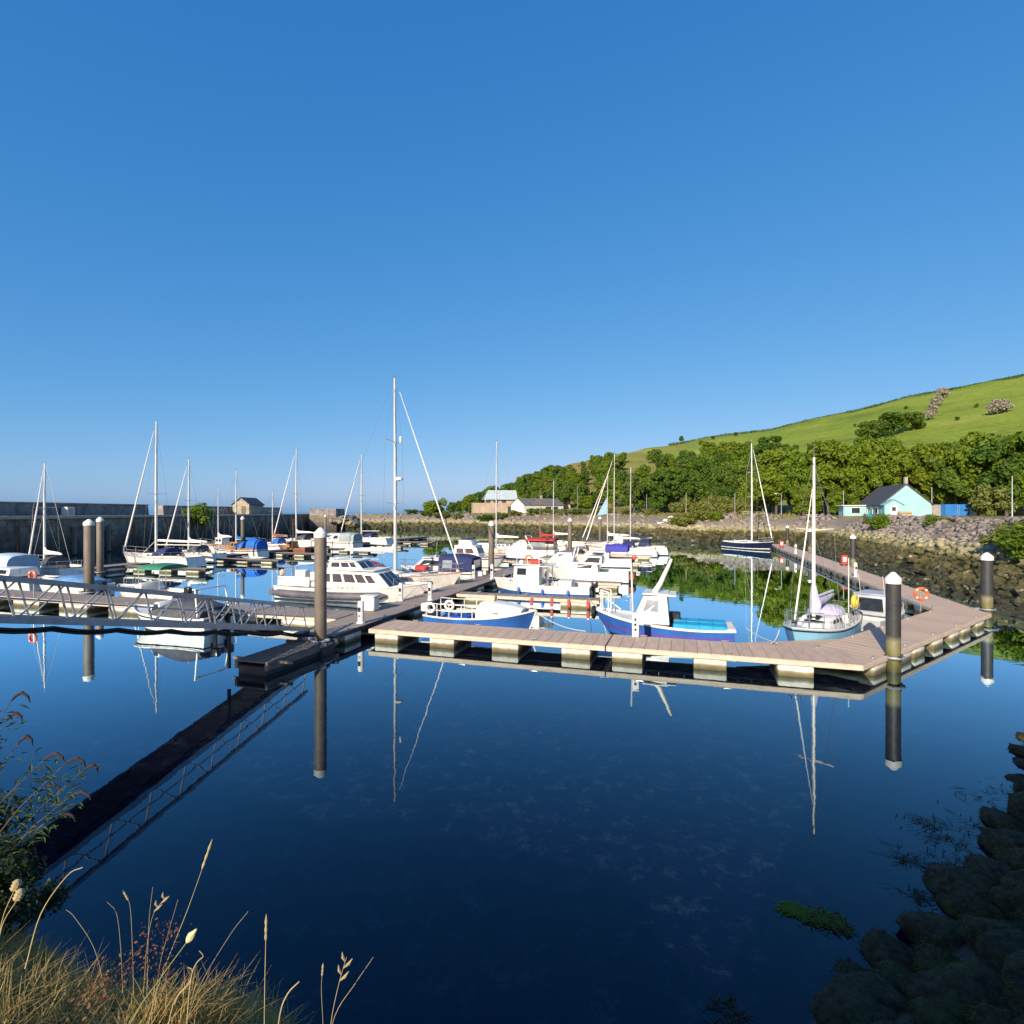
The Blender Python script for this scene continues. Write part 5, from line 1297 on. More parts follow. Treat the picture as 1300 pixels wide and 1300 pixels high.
# red canopied cruiser, bow to the left
p_ = W(667, 709); t = boat('motor_cruiser', 'white sports cruiser with dark red canopy and swept windscreen', 'motorboat', p_, HL)
h = Hull(7.6, 2.8, 1.15, 1.15, 1.4, tw=.9, tm=.4, p=2.0, rake=1.1, d=.3)
h.shell(t, white, antifoul, None, .1); h.deck(t, white, .34, .99); h.well(t, offwhite, .02, .34, .5); h.gunwale(t, white, .03)
house(t, h.X(.36), h.X(.78), 1.1, .7, 1.15, 1.05, .1, 1.6, .8, white, 'cabin', wins=[(.05, .8, .42, .86)], fwin=[(.05, .95, .3, .92)])
canopy(t, h.X(.02), h.X(.44), 1.15, 1.2, 1.0, MATS['dark_curtain'], 'side_curtain', f0=.95, f1=.95, flat=4)
canopy(t, h.X(.0), h.X(.47), 1.25, 2.15, .34, redcloth, 'canopy', f0=.8, f1=.9, flat=3)
for sd in (-1, 1): MB().cbox((h.X(.26), sd * 1.16, 1.75), (1.7, .03, .5), .01).build('canopy_window', clear, t)
MB().path([(h.X(.34), -1.15, 1.2), (h.X(.46), -1.05, 2.7), (h.X(.46), 1.05, 2.7), (h.X(.34), 1.15, 1.2)], .07, 8).build('radar_arch', white, t)
h.rails(t, .5, .5, .88, 4)

# boats right of the walkway, behind the fishing boat
p_ = W(744, 737); t = boat('motor_cruiser', 'long low white cruiser with reddish stern behind the fishing boat', 'motorboat', p_, HL)
h = Hull(6.9, 2.4, .85, .85, 1.1, tw=.9, tm=.4, p=2.0, rake=1.0, d=.3)
h.shell(t, white, antifoul, None, .1); h.deck(t, white, .36, .99); h.well(t, offwhite, .02, .36, .4); h.gunwale(t, white, .03)
house(t, h.X(.34), h.X(.84), 1.0, .55, .85, .62, .1, 1.1, .82, white, 'cabin', wins=[(.16, .62, .35, .78)], fwin=[(.06, .94, .3, .9)])
house(t, h.X(.3), h.X(.58), .95, .8, 1.4, .6, .0, .7, .8, white, 'windscreen_frame', wins=[(.1, .8, .2, .85)], fwin=[(.06, .48, .15, .9), (.52, .94, .15, .9)])
MB().cbox((h.X(0) - .2, 0, .5), (.45, 1.6, .5), .05).build('stern_drive', rust, t); h.rails(t, .45, .45, .88, 4)
p_ = W(718, 724); t = boat('motor_cruiser', 'small white cabin cruiser with flared screen left of the blue bimini', 'motorboat', p_, HL)
h = Hull(5.6, 2.2, .85, .85, 1.05, tw=.88, tm=.4, p=2.0, rake=.8, d=.3)
h.shell(t, white, antifoul, None, .1); h.deck(t, white, .36, .99); h.well(t, offwhite, .02, .36, .4); h.gunwale(t, white, .03)
house(t, h.X(.36), h.X(.8), .9, .55, .85, .85, .05, 1.0, .82, white, 'cabin', wins=[(.3, .75, .4, .82)], fwin=[(.06, .94, .3, .9)])
MB().path([(h.X(.36), -.9, .9), (h.X(.30), -.85, 2.2), (h.X(.30), .85, 2.2), (h.X(.36), .9, .9)], .06, 8).build('radar_arch', white, t)
outboard(t, h.X(0), 0, .6, mat('cowl_grey', (.3, .3, .33), (.24, .24, .26), 3, .4))
p_ = W(762, 719); t = boat('motor_cruiser', 'white cruiser with blue bimini top and red outboard', 'motorboat', p_, HL)
h = Hull(6.4, 2.4, .9, .9, 1.1, tw=.9, tm=.4, p=2.0, rake=.9, d=.3)
h.shell(t, white, antifoul, None, .1); h.deck(t, white, .36, .99); h.well(t, offwhite, .02, .36, .4); h.gunwale(t, white, .03)
house(t, h.X(.34), h.X(.82), 1.0, .6, .9, .7, .05, 1.0, .82, white, 'cabin', wins=[(.2, .7, .35, .8)], fwin=[(.06, .94, .3, .9)])
canopy(t, h.X(.06), h.X(.4), 1.05, 1.55, .75, mat('canvas_royal', (.05, .05, .36), (.04, .04, .28), 3, .8, bump=.2), 'bimini', f0=.85, f1=.9, flat=4)
for x_ in (.08, .38):
    for sd in (-1, 1): MB().tube((h.X(x_), sd * 1.0, .9), (h.X(x_), sd * 1.02, 1.75), .025, n=6).build('bimini_post', steel, t)
outboard(t, h.X(0), 0, .6, redpaint); h.rails(t, .45, .45, .88, 4)

sloop('white sloop with the tallest of the three masts at the walkway end', W(786, 706), HL, 8.8, 2.9, 12.7, xm=.07, hood=navy, cover=sailwhite, spread=(.5,), r=.10, fenders=2)
t, h = sloop('white ketch rigged boat with pale bimini, leftmost of the three masts', W(775, 699), HL, 8.6, 2.8, 10.9, xm=.05, hood=sailwhite, cover=sailwhite, spread=(.5,), r=.09)
MB().add([(h.X(.56), .0, 5.2), (h.X(.56), 0, 7.6), (h.X(.72), 0.05, 5.0), (h.X(.56), .03, 5.2), (h.X(.56), .03, 7.6), (h.X(.72), .08, 5.0)], [(0, 1, 2), (3, 5, 4), (0, 2, 5, 3), (1, 4, 5, 2), (0, 3, 4, 1)]).build('flag', mat('flag_blue', (.25, .42, .6), (.2, .35, .5), 2, .8), t)
sloop('white sloop with navy covers, rightmost of the three masts, stern to the open water', W(808, 704), HL, 7.6, 2.6, 11.3, xm=.1, hood=navy, cover=navy, spread=(.5,), r=.10, genoa=None)
sloop('far white sloop whose pale mast rises left of the pile row', W(706, 697), HL, 8.2, 2.7, 10.1, xm=.05, cover=sailwhite, spread=(.55,), r=.09, genoa=None, rails=False)
sloop('far small boat with varnished orange wooden mast', W(690, 700), HL, 6.4, 2.3, 8.2, xm=.08, cover=redcloth, spread=(.5,), r=.07, genoa=None, mastm=teak, stripe=redpaint, rails=False)
sloop('white sloop with slim mast rising straight above the capped brown pile', W(634, 703), HL, 8.6, 2.8, 14.8, xm=.05, cover=sailwhite, spread=(.5,), r=.12, genoa=None, rails=False)

# --- left side ------------------------------------------------------------------------------------------------------
sloop('white sloop with grey sprayhood at the far left, mast left of both piles', W(62, 731), HL - .15, 7.2, 2.5, 9.7, xm=.1, hood=greycloth, cover=sailwhite, spread=(.55,), r=.10, fb=1.0, boomf=.40, furl_r=.08, bz=.75)
t, h = sloop('large white sloop with dark sprayhood and thick furled headsail before the pier', W(201, 719.5), HL, 9.6, 3.1, 14.6, xm=.03, hood=navy, cover=None, spread=(.45,), r=.14, fb=1.25, boomf=.6, furl_r=.085, fenders=3, wheel=True)
MB().path([(h.X(.5), 0, 2.65), (h.X(.2), 0, 2.6), (h.X(-.08), 0, 2.55)], [.12, .13, .08], 8).build('boom_sail', sailwhite, t)
MB().tube((h.X(.80), -.7, 1.3), (h.X(.62), -.7, 2.6), .03, n=6).build('spinnaker_pole', alu, t)
sloop('white sloop moored right behind the large sloop, second mast from the left pair', W(243, 713), HL, 7.8, 2.7, 11.3, xm=.05, cover=sailwhite, spread=(.55,), r=.11, hood=greycloth, wheel=True)
t, h = sloop('motor sailer with orange varnished cabin and bright blue covers', W(301, 707), HL, 7.6, 2.7, 10.6, xm=.02, cover=bluecloth, spread=(.6,), r=.10, cabm=teak, genoa=None, hood=bluecloth, stripe=navyhull, boomf=.42)
house(t, h.X(.38), h.X(.58), .85, .75, 1.1, .75, .05, .3, .9, teak, 'wheelhouse', wins=[(.15, .45, .4, .8), (.55, .85, .4, .8)], fwin=[(.1, .9, .4, .8)])
canopy(t, h.X(.0), h.X(.22), .95, 1.0, 1.25, bluecloth, 'cockpit_tent', f0=.9, f1=.95)
t, h = sloop('small wooden cutter with white wheelhouse and short pale mast', W(277, 702), HL, 6.4, 2.4, 8.8, xm=.0, cover=sailwhite, spread=(.6,), r=.08, cabm=teak, genoa=None)
house(t, h.X(.3), h.X(.5), .7, .65, 1.05, 1.0, .02, .15, .92, white, 'wheelhouse', wins=[(.1, .45, .5, .85), (.55, .9, .5, .85)], fwin=[(.1, .9, .5, .85)], roof=.12)
t, h = sloop('white cabin boat with short pale mast between blue covers and tall brown pile', W(347, 700), HL, 7.0, 2.5, 8.4, xm=.02, cover=rust, spread=(.6,), r=.09, genoa=None, hood=bluecloth, stripe=navyhull)
sloop('far white sloop with furled headsail left of the tall brown pile', W(378, 695), HL, 9.4, 3.0, 15.3, xm=.03, cover=sailwhite, spread=(.5,), r=.15, hood=greycloth, furl_r=.09, fb=1.3)
t = boat('wooden_launch', 'small rusty red wooden launch below the far sloop', 'boat', W(372, 702), HL)
h = Hull(4.8, 1.9, .75, .7, 1.05, tw=.7, tm=.45, p=1.9, rake=.5, d=.3)
h.shell(t, rust, antifoul, teak, .1); h.deck(t, teak, .45, .99); h.well(t, oldwood, .02, .45, .3); h.gunwale(t, teak, .05)
house(t, h.X(.42), h.X(.66), .62, .5, .75, .85, .02, .1, .92, teak, 'wheelhouse', wins=[(.15, .85, .5, .85)], fwin=[(.1, .9, .5, .85)])
MB().tube((h.X(.5), 0, 1.5), (h.X(.5), 0, 4.6), .05, n=6).build('mast', teak, t)
t = boat('motor_cruiser', 'white motor cruiser with dark side windows beside the tall brown pile', 'motorboat', W(424, 697), HL)
h = Hull(8.2, 2.9, 1.2, 1.2, 1.5, tw=.9, tm=.42, p=2.0, rake=.9, d=.3)
h.shell(t, white, antifoul, greycloth, .1); h.deck(t, white, .3, .99); h.well(t, offwhite, .02, .3, .5); h.gunwale(t, white, .03)
house(t, h.X(.28), h.X(.8), 1.2, .8, 1.2, 1.1, .05, 1.3, .84, white, 'cabin', wins=[(.1, .34, .35, .8), (.42, .78, .35, .8)], fwin=[(.06, .94, .3, .9)], roof=.1)
canopy(t, h.X(.0), h.X(.3), 1.2, 1.2, 1.3, mat('canvas_sage', (.30, .36, .36), (.24, .29, .29), 3, .8), 'canopy', f0=.85, f1=.95, flat=4)
sloop('far white sloop with the mast left of the tallest mast, near the harbour mouth', W(462, 691.5), HL, 9.6, 3.1, 15.2, xm=.05, cover=None, spread=(.5,), r=.15, hood=navy, furl_r=.09, fenders=5, fb=1.35)
t = boat('rowing_dinghy', 'small dark hulled dinghy among the far yachts', 'boat', W(322, 712), HL)
h = Hull(3.2, 1.4, .4, .36, .5, tw=.75, tm=.42, p=1.8, rake=.3, d=.15); h.shell(t, navyhull, antifoul); h.well(t, offwhite, .04, .8, .15, .9); h.gunwale(t, white, .03)
MB().cbox((0, 0, .3), (.25, 1.1, .04), .01).build('thwart', teak, t)

# boats at the left walkway
t = boat('speedboat', 'white speedboat under a dark grey cover with two outboards, behind the gangway', 'motorboat', ab(-10.3, -.25), HL)
h = Hull(5.2, 2.0, .72, .7, .95, tw=.88, tm=.4, p=2.0, rake=.8, d=.3)
h.shell(t, white, antifoul, navyhull, .08); h.deck(t, white, .5, .99); h.well(t, offwhite, .02, .5, .3, .88); h.gunwale(t, white, .035)
canopy(t, h.X(.03), h.X(.62), .95, .72, .75, greycloth, 'cover', f0=.55, f1=.3)
house(t, h.X(.5), h.X(.68), .78, .68, .78, .5, .3, .3, .84, white, 'windscreen_frame', wins=[(.2, .85, .2, .85)], fwin=[(.06, .94, .2, .9)])
for y_ in (-.38, .38): outboard(t, h.X(0), y_, .5)
MB().path([(h.X(.06), -.9, .7), (h.X(.1), -.85, 2.0), (h.X(.1), .85, 2.0), (h.X(.06), .9, .7)], .04, 8).build('roll_bar', white, t)
t = boat('day_boat', 'white day boat with green bimini behind the left walkway', 'motorboat', ab(-18.2, 4.9), HL)
h = Hull(5.4, 2.1, .75, .75, 1.0, tw=.86, tm=.4, p=2.0, rake=.7, d=.3)
h.shell(t, white, antifoul, None, .1); h.deck(t, white, .45, .99); h.well(t, offwhite, .02, .45, .3); h.gunwale(t, white, .035)
canopy(t, h.X(.16), h.X(.5), .95, 2.1, .32, greencloth, 'bimini', f0=.8, f1=.8)
for x_ in (.18, .48):
    for sd in (-1, 1): MB().tube((h.X(x_), sd * .9, .8), (h.X(x_), sd * .9, 2.2), .022, n=6).build('bimini_post', steel, t)
house(t, h.X(.46), h.X(.62), .8, .7, .8, .45, .2, .35, .85, white, 'console', fwin=[(.06, .94, .2, .9)]); outboard(t, h.X(0), 0, .5)
t = boat('tarped_boat', 'white boat under a crumpled blue tarpaulin behind the left lifebuoy', 'boat', ab(-25.9, 5.4), HL)
h = Hull(5.6, 2.2, .8, .8, 1.05, tw=.85, tm=.42, p=1.9, rake=.6, d=.3)
h.shell(t, white, antifoul, None, .1); h.deck(t, white, .02, .99); h.gunwale(t, white, .035)
canopy(t, h.X(.06), h.X(.72), .98, .8, .6, mat('tarp_sky', (.12, .28, .5), (.08, .2, .4), 2, .75, bump=.5, bscale=4), 'tarpaulin', f0=.5, f1=.35)
outboard(t, h.X(0), 0, .5)
t = boat('motor_cruiser', 'white cruiser with black stripe at the far left behind the gangway rail', 'motorboat', ab(-33.0, 6.4), HL)
h = Hull(6.4, 2.4, .9, .9, 1.2, tw=.88, tm=.42, p=2.0, rake=.9, d=.3)
h.shell(t, white, antifoul, navyhull, .1); h.deck(t, white, .3, .99); h.well(t, offwhite, .02, .3, .4); h.gunwale(t, white, .035)
house(t, h.X(.34), h.X(.8), 1.0, .65, .95, .6, .05, .9, .84, white, 'cabin', wins=[(.15, .75, .35, .8)], fwin=[(.06, .94, .3, .9)])
t = boat('motor_cruiser', 'white cruiser with pale blue canopy at the extreme left edge', 'motorboat', W(-8, 738), HL)
h = Hull(7.0, 2.6, 1.0, 1.0, 1.3, tw=.88, tm=.42, p=2.0, rake=.9, d=.3)
h.shell(t, white, antifoul, None, .1); h.deck(t, white, .3, .99); h.well(t, offwhite, .02, .3, .4); h.gunwale(t, white, .035)
canopy(t, h.X(.0), h.X(.5), 1.15, 1.0, 1.3, mat('canvas_pale_blue', (.4, .52, .6), (.34, .45, .53), 3, .8), 'canopy', f0=.9, f1=.8, flat=3.5)
house(t, h.X(.48), h.X(.82), 1.0, .65, 1.05, .6, .05, .9, .84, white, 'cabin', wins=[(.15, .75, .35, .8)], fwin=[(.06, .94, .3, .9)])

# navy sloop at the far end of the right pontoon, bow to the right
t, h = sloop('sleek navy hulled sloop with white deck at the far end of the right pontoon', W(951, 697), R(-66), 8.6, 2.9, 15.6, xm=.06, topm=navyhull, cover=None, spread=(.45, .7), r=.14, hood=None, fb=1.15, boomf=.01, furl_r=.08, cabm=white)
h.band(t, 'white_stripe', white, .14, .24, k=1, off=.01)

# mooring lines that show
def rope(a, b, sag, label, n=14):
    pts_ = []
    for i in range(n + 1):
        u = i / n; p = a.lerp(b, u); p.z -= sag * 4 * u * (1 - u); pts_.append(p)
    o = MB().path(pts_, .018, 5).build('mooring_line', ropemat); tag(o, label, 'rope')
rope(ab(6.2, 4.0, .95), ab(8.9, 1.9, .66), .18, 'pale mooring line from the blue cuddy boat bow to the pontoon')
rope(ab(8.75, 4.9, 1.1), ab(7.6, 10.6, .6), .25, 'dark mooring line from the blue fishing boat bow to the finger')
rope(ab(15.2, 4.9, .6), ab(16.0, 2.05, .66), .08, 'mooring line from the blue fishing boat stern to the pontoon')
rope(ab(18.25, 0) + bcnl * 3.3 + bcdir * 1.1 + Vector((0, 0, 1.0)), ab(15.8, 1.95, .66), .12, 'pale mooring line from the small light blue sloop bow')
rope(ab(-2.4, 9.4, 1.2), ab(-2.2, 7.0, .66), .05, 'short mooring line at the passenger boat bow')
# ------------------------------------------------------------------ buildings and things on land
turq = mat('turquoise_render', (0.29, 0.56, 0.53), (0.25, 0.50, 0.48), 0.8, 0.85, bump=0.1)
turqd = mat('turquoise_boards', (0.22, 0.42, 0.47), (0.18, 0.35, 0.40), 1.2, 0.8, stretch=(6, 6, 1))
whitewash = mat('whitewash', (0.80, 0.77, 0.70), (0.68, 0.64, 0.56), 0.8, 0.9, bump=0.1)
pinkstone = mat('pink_sandstone', (0.45, 0.35, 0.28), (0.33, 0.26, 0.20), 0.5, 0.9, bump=0.4)
zincroof = mat('pale_blue_sheet_roof', (0.42, 0.50, 0.53), (0.34, 0.42, 0.45), 0.5, 0.6)
concrete = mat('concrete', (0.36, 0.33, 0.28), (0.26, 0.24, 0.20), 1.0, 0.9, bump=0.2)
contblue = mat('container_blue', (0.03, 0.20, 0.55), (0.025, 0.16, 0.45), 1.0, 0.45)

def win_part(root, c, w, h, axis, m=glass, frame=white, name='window'):
    """Framed window on a wall facing -y (axis 'y') or -x (axis 'x'), with a pane set in the frame."""
    if axis == 'y':
        f = MB().cbox((c[0], c[1] - .02, c[2]), (w + .14, .08, h + .14), .01).build(name, frame, root, False)
        MB().box((c[0], c[1] - .065, c[2]), (w, .03, h)).build('pane', m, f, False)
    else:
        f = MB().cbox((c[0] - .02, c[1], c[2]), (.08, w + .14, h + .14), .01).build(name, frame, root, False)
        MB().box((c[0] - .065, c[1], c[2]), (.03, w, h)).build('pane', m, f, False)

hc = Vector((56.95, 85, 0)) + U * 3.25
th = thing('turquoise_house', 'turquoise rendered building with dark slate roof and bright gable', 'building', (hc.x, hc.y, 4.6), A0)
gable_house(th, 6.5, 12.5, 2.15, 5.1, turq, slate, 0.3)
MB().prism([(-3.26, 0.1, 0.05), (-3.32, 0.1, 0.05), (-3.32, 0.1, 2.05), (-3.26, 0.1, 2.05)], (0, 12.2, 0)).build('boarding', turqd, th, False)
for y_ in (1.8, 4.4, 7.0, 9.6): win_part(th, (-3.33, y_, 1.15), 0.9, 1.0, 'x')
MB().cbox((0.1, 0.5, 5.5), (0.45, 0.6, 1.5), .03).build('chimney', concrete, th)
po = MB().prism([(-3.3, -1.6, 0), (-0.9, -1.6, 0), (-0.9, -1.6, 2.0), (-2.1, -1.6, 2.75), (-3.3, -1.6, 2.0)], (0, 1.58, 0)).build('porch', turq, th, False)
for s in (-1, 1): MB().hexa([(-2.1 + s * 1.4, -1.8, 1.9), (-2.1, -1.8, 2.78), (-2.1, -.02, 2.78), (-2.1 + s * 1.4, -.02, 1.9)], [(-2.1 + s * 1.4, -1.8, 2.0), (-2.1, -1.8, 2.88), (-2.1, -.02, 2.88), (-2.1 + s * 1.4, -.02, 2.0)]).build('porch_roof', turqd, th, False)
dr = MB().cbox((-2.1, -1.62, .95), (.9, .08, 1.85), .01).build('door', whitewash, th, False)
MB().box((-2.1, -1.67, 1.35), (.5, .03, .6)).build('pane', glass, dr, False)
MB().cbox((-5.0, 8.6, .95), (3.4, 3.6, 1.9), .03).build('side_wing', turq, th, False)
MB().cbox((-5.1, 8.5, 1.98), (3.9, 4.0, .14), .03).build('wing_roof', whitewash, th, False)
win_part(th, (-5.0, 6.8, 1.15), 1.2, .9, 'y')
for k, (x_, y_) in enumerate(((-3.9, -.6), (-3.9, 3.2))): pass

def person(p, rz, label, top, legs, arm=0.25):
    me = bpy.data.meshes.new('person')
    J = [(0, 0, .95), (0, 0, 1.18), (0, 0, 1.42), (0, 0, 1.54), (0, .01, 1.66), (-.1, 0, .9), (-.11, .02, .5), (-.11, 0, .08), (-.11, .12, .03), (.1, 0, .9), (.12, -.02, .5), (.12, -.03, .08), (.12, .09, .03),
         (-.2, 0, 1.42), (-.26, 0, 1.14), (-.24, arm * .4, .9), (.2, 0, 1.42), (.26, 0, 1.14), (.24, arm * .6, .92), (0, .01, 1.76)]
    E = [(0, 1), (1, 2), (2, 3), (3, 4), (4, 19), (0, 5), (5, 6), (6, 7), (7, 8), (0, 9), (9, 10), (10, 11), (11, 12), (2, 13), (13, 14), (14, 15), (2, 16), (16, 17), (17, 18)]
    rad = [.15, .15, .15, .06, .1, .1, .07, .05, .045, .1, .07, .05, .045, .07, .055, .04, .07, .055, .04, .08]
    me.from_pydata(J, E, []); o = bpy.data.objects.new('person', me); COL.objects.link(o)
    o.modifiers.new('skin', 'SKIN'); sub = o.modifiers.new('sub', 'SUBSURF'); sub.levels = sub.render_levels = 1
    for v, r_ in zip(me.skin_vertices[0].data, rad): v.radius = (r_, r_ * .75)
    me.skin_vertices[0].data[0].use_root = True
    o.location = p; o.rotation_euler = (0, 0, rz)
    m = bpy.data.materials.new('clothes_' + label[:14]); m.use_nodes = True
    N = m.node_tree.nodes; Lk = m.node_tree.links; b = N['Principled BSDF']; b.inputs['Roughness'].default_value = .9
    tc = N.new('ShaderNodeTexCoord'); sp = N.new('ShaderNodeSeparateXYZ'); Lk.new(tc.outputs['Object'], sp.inputs[0])
    rp = N.new('ShaderNodeValToRGB'); rp.color_ramp.interpolation = 'CONSTANT'
    while len(rp.color_ramp.elements) < 4: rp.color_ramp.elements.new(.5)
    mr = N.new('ShaderNodeMapRange'); mr.inputs[2].default_value = 2.0; Lk.new(sp.outputs[2], mr.inputs[0])
    for e, (q, c) in zip(rp.color_ramp.elements, ((0, legs), (.46, top), (.77, (.45, .28, .2)), (.86, (.06, .04, .03)))): e.position = q; e.color = (*c, 1)
    Lk.new(mr.outputs[0], rp.inputs[0]); Lk.new(rp.outputs[0], b.inputs['Base Color']); me.materials.append(m)
    tag(o, label, 'person'); return o
x_ = px2(1098, 78); person((x_, 78, gz(x_, 78)), 2.6, 'person in dark clothes standing before the turquoise building', (.03, .05, .06), (.02, .03, .04))
x_ = px2(1104, 77.5); person((x_, 77.5, gz(x_, 77.5)), 3.6, 'person in teal jacket standing before the turquoise building', (.02, .3, .33), (.02, .12, .15))

def lamp(px, y, h, label, m=galv, head=True):
    x = px2(px, y); t = thing('lamp_post', label, 'lamp post', (x, y, gz(x, y)), A0)
    MB().path([(0, 0, 0), (0, 0, 1.2), (0, 0, h)], [.11, .075, .05], 8).build('post', m, t)
    if head:
        MB().path([(0, 0, h), (-.3, 0, h + .12), (-.75, 0, h + .16)], [.04, .035, .03], 6).build('arm', m, t)
        MB().cbox((-.95, 0, h + .13), (.5, .2, .12), .03).build('lantern', plastic_white, t)
    return t
lamp(1285, 72, 5.4, 'tall grey lamp post on the bank near the right edge', head=False)
lamp(1183, 90, 4.8, 'thin grey lamp post right of the turquoise gable', head=False)
lamp(992, 104, 4.1, 'grey lamp post with small lantern between the navy sloop and the wood')
lamp(1071, 92, 4.3, 'pale post at the left end of the turquoise building', head=False)
lamp(871, 125, 5.0, 'pale wooden pole on the flat before the pale scrub', pinkstone, False)
lamp(933, 112, 4.6, 'thin pole left of the navy sloop mast', head=False)
lamp(733, 165, 8.5, 'tall thin pole beside the wooded slope, left of the three masts', head=False)
lamp(821, 128, 4.8, 'thin bluish pole right of the three masts', head=False)
lamp(900, 113, 4.0, 'dark pole on the far bank behind the bush clump', oldwood, False)

ct = thing('shipping_container', 'blue shipping container at the foot of the wood', 'container', (px2(1201, 96), 96, 4.75), R(4))
MB().cbox((2.2, 1.2, 1.05), (4.4, 2.4, 2.1), .03).build('body', contblue, ct, False)
for k in range(17): MB().cbox((.25 + k * .245, -.02, 1.05), (.11, .06, 1.8), .015).build('rib', contblue, ct, False)
for k in range(2): MB().tube((2.1 + k * .3, -.06, .1), (2.1 + k * .3, -.06, 2.0), .02, n=6).build('lock_bar', steel, ct)
MB().cbox((3.7, -.045, 1.3), (.5, .03, .2), .004).build('plate', plastic_white, ct)
cw = thing('concrete_wall', 'short pale concrete wall left of the blue container', 'wall', (px2(1184, 97), 97, 4.7), R(4))
MB().cbox((1.15, .15, 1.0), (2.3, .3, 2.0), .03).build('panel', concrete, cw)
MB().cbox((1.15, .15, 2.03), (2.4, .4, .08), .02).build('coping', concrete, cw)
wb = thing('white_skip', 'small white box container right of the blue container', 'container', (px2(1233, 98), 98, 4.75), R(4))
MB().cbox((.6, .5, .6), (1.2, 1.0, 1.2), .04).build('body', whitewash, wb); MB().cbox((.6, .5, 1.24), (1.3, 1.1, .08), .02).build('lid', plastic_white, wb)
tp = thing('timber_stack', 'orange brown timber stack on the bank before the turquoise gable', 'timber', (px2(1148, 74), 74, 4.8), R(-8))
for k in range(4):
    for j in range(5 - k): MB().cbox((0, (j + k * .5) * .22 - .5, .1 + k * .2), (1.5, .2, .18), .015).build('plank', pinkstone if (k + j) % 2 else teak, tp, False)

def picnic(px, y, label, m):
    x = px2(px, y); t = thing('picnic_table', label, 'table', (x, y, gz(x, y)), A0 + .1)
    for k in range(4): MB().cbox((0, -.33 + k * .22, .75), (1.9, .2, .05), .008).build('table_plank', m, t, False)
    for s in (-1, 1):
        MB().cbox((0, s * .75, .45), (1.9, .28, .05), .008).build('bench', m, t, False)
        for q in (-.7, .7): MB().tube((q, s * .1, .72), (q, s * .72, .0), .05, n=4).build('leg', m, t)
    return t
palewood = mat('pale_timber', (.62, .57, .46), (.5, .45, .36), 2, .85, stretch=(1, 8, 8))
picnic(948, 103, 'pale picnic table on the bank left of the navy sloop mast', palewood)
picnic(965, 105, 'yellowish picnic table on the bank behind the navy sloop stay', palewood)
picnic(1030, 93, 'pale picnic table on the bank behind the small sloop mast', palewood)
for i, (px, y) in enumerate(((840, 112), (846, 112.5), (852, 113), (877, 110), (915, 107))):
    x = px2(px, y); o = link('pale_boulder', ROCKS[i], None); o.data = ROCKS[i].copy(); o.data.materials.clear(); o.data.materials.append(whitewash)
    o.location = (x, y, gz(x, y) + .3); o.scale = (.9, .6, .55); tag(o, ('leftmost', 'second', 'third', 'fourth', 'rightmost')[i] + ' of the pale boulders lining the far bank top', 'boulder')

wh = thing('white_house', 'long white cottage with grey roof and dark garage doors across the harbour', 'house', (px2(657, 176), 176, 4.9), R(-52))
gable_house(wh, 6.6, 17.0, 2.9, 4.9, whitewash, mat('grey_slate', (.17, .16, .15), (.12, .115, .11), .6, .8), .25)
for y_, w_ in ((10.2, 2.4), (13.2, 2.4), (15.7, 1.6)): MB().cbox((-3.32, y_, 1.2), (.08, w_, 2.3), .01).build('garage_door', mat('dark_door', (.05, .05, .055), (.035, .035, .04), 2, .6), wh, False)
win_part(wh, (-3.32, 5.6, 1.6), .9, 1.0, 'x'); MB().cbox((0, 10, 5.3), (.7, .7, 1.5), .03).build('chimney', pinkstone, wh)
# a garage wing is seen on the side turned to the harbour
for y_ in (10.2, 13.2): MB().cbox((3.32, y_, 1.2), (.08, 2.4, 2.3), .01).build('garage_door', MATS['dark_door'], wh, False)
ws = thing('warehouse', 'old pink stone warehouse with pale blue sheet roof across the harbour', 'warehouse', (px2(632, 200), 200, 5.0), R(8))
MB().box((-1, 4, 1.9), (16, 8, 3.8)).build('lower_wall', pinkstone, ws, False)
MB().box((1.5, 5.0, 4.4), (11, 7, 1.6)).build('upper_wall', pinkstone, ws, False)
MB().hexa([(-5.0, 0.6, 5.0), (7.4, 0.6, 5.0), (7.4, 5.0, 8.4), (-3.0, 5.0, 8.4)], [(-5.0, 0.6, 5.2), (7.4, 0.6, 5.2), (7.4, 5.0, 8.6), (-3.0, 5.0, 8.6)]).build('roof', zincroof, ws, False)
MB().hexa([(-5.0, 9.4, 5.0), (7.4, 9.4, 5.0), (7.4, 5.05, 8.4), (-3.0, 5.05, 8.4)], [(-5.0, 9.4, 5.2), (7.4, 9.4, 5.2), (7.4, 5.05, 8.6), (-3.0, 5.05, 8.6)]).build('roof', zincroof, ws, False)
MB().prism([(7.0, 1.5, 5.1), (7.0, 8.5, 5.1), (7.0, 5.0, 8.3)], (.2, 0, 0)).build('gable', pinkstone, ws, False)
for x_ in (-3.4, -.6, 2.4): MB().cbox((x_, 1.46, 4.3), (1.6, .12, .9), .01).build('opening', MATS['dark_door'], ws, False)
MB().cbox((4.6, -.06, 1.3), (2.0, .14, 2.4), .01).build('doorway', MATS['dark_door'], ws, False)
rw = thing('ruined_wall', 'broken stone wall on the slope above the white cottage', 'wall', (px2(700, 200), 200, gz(px2(700, 200), 200)), R(5))
MB().prism([(-4, 0, -1), (7, 0, -1), (7, 0, 2.6), (5.2, 0, 3.6), (3.6, 0, 3.0), (2.4, 0, 5.6), (.9, 0, 5.6), (.6, 0, 3.2), (-2, 0, 2.9), (-4, 0, 1.8)], (0, .7, 0)).build('masonry', pinkstone, rw, False)

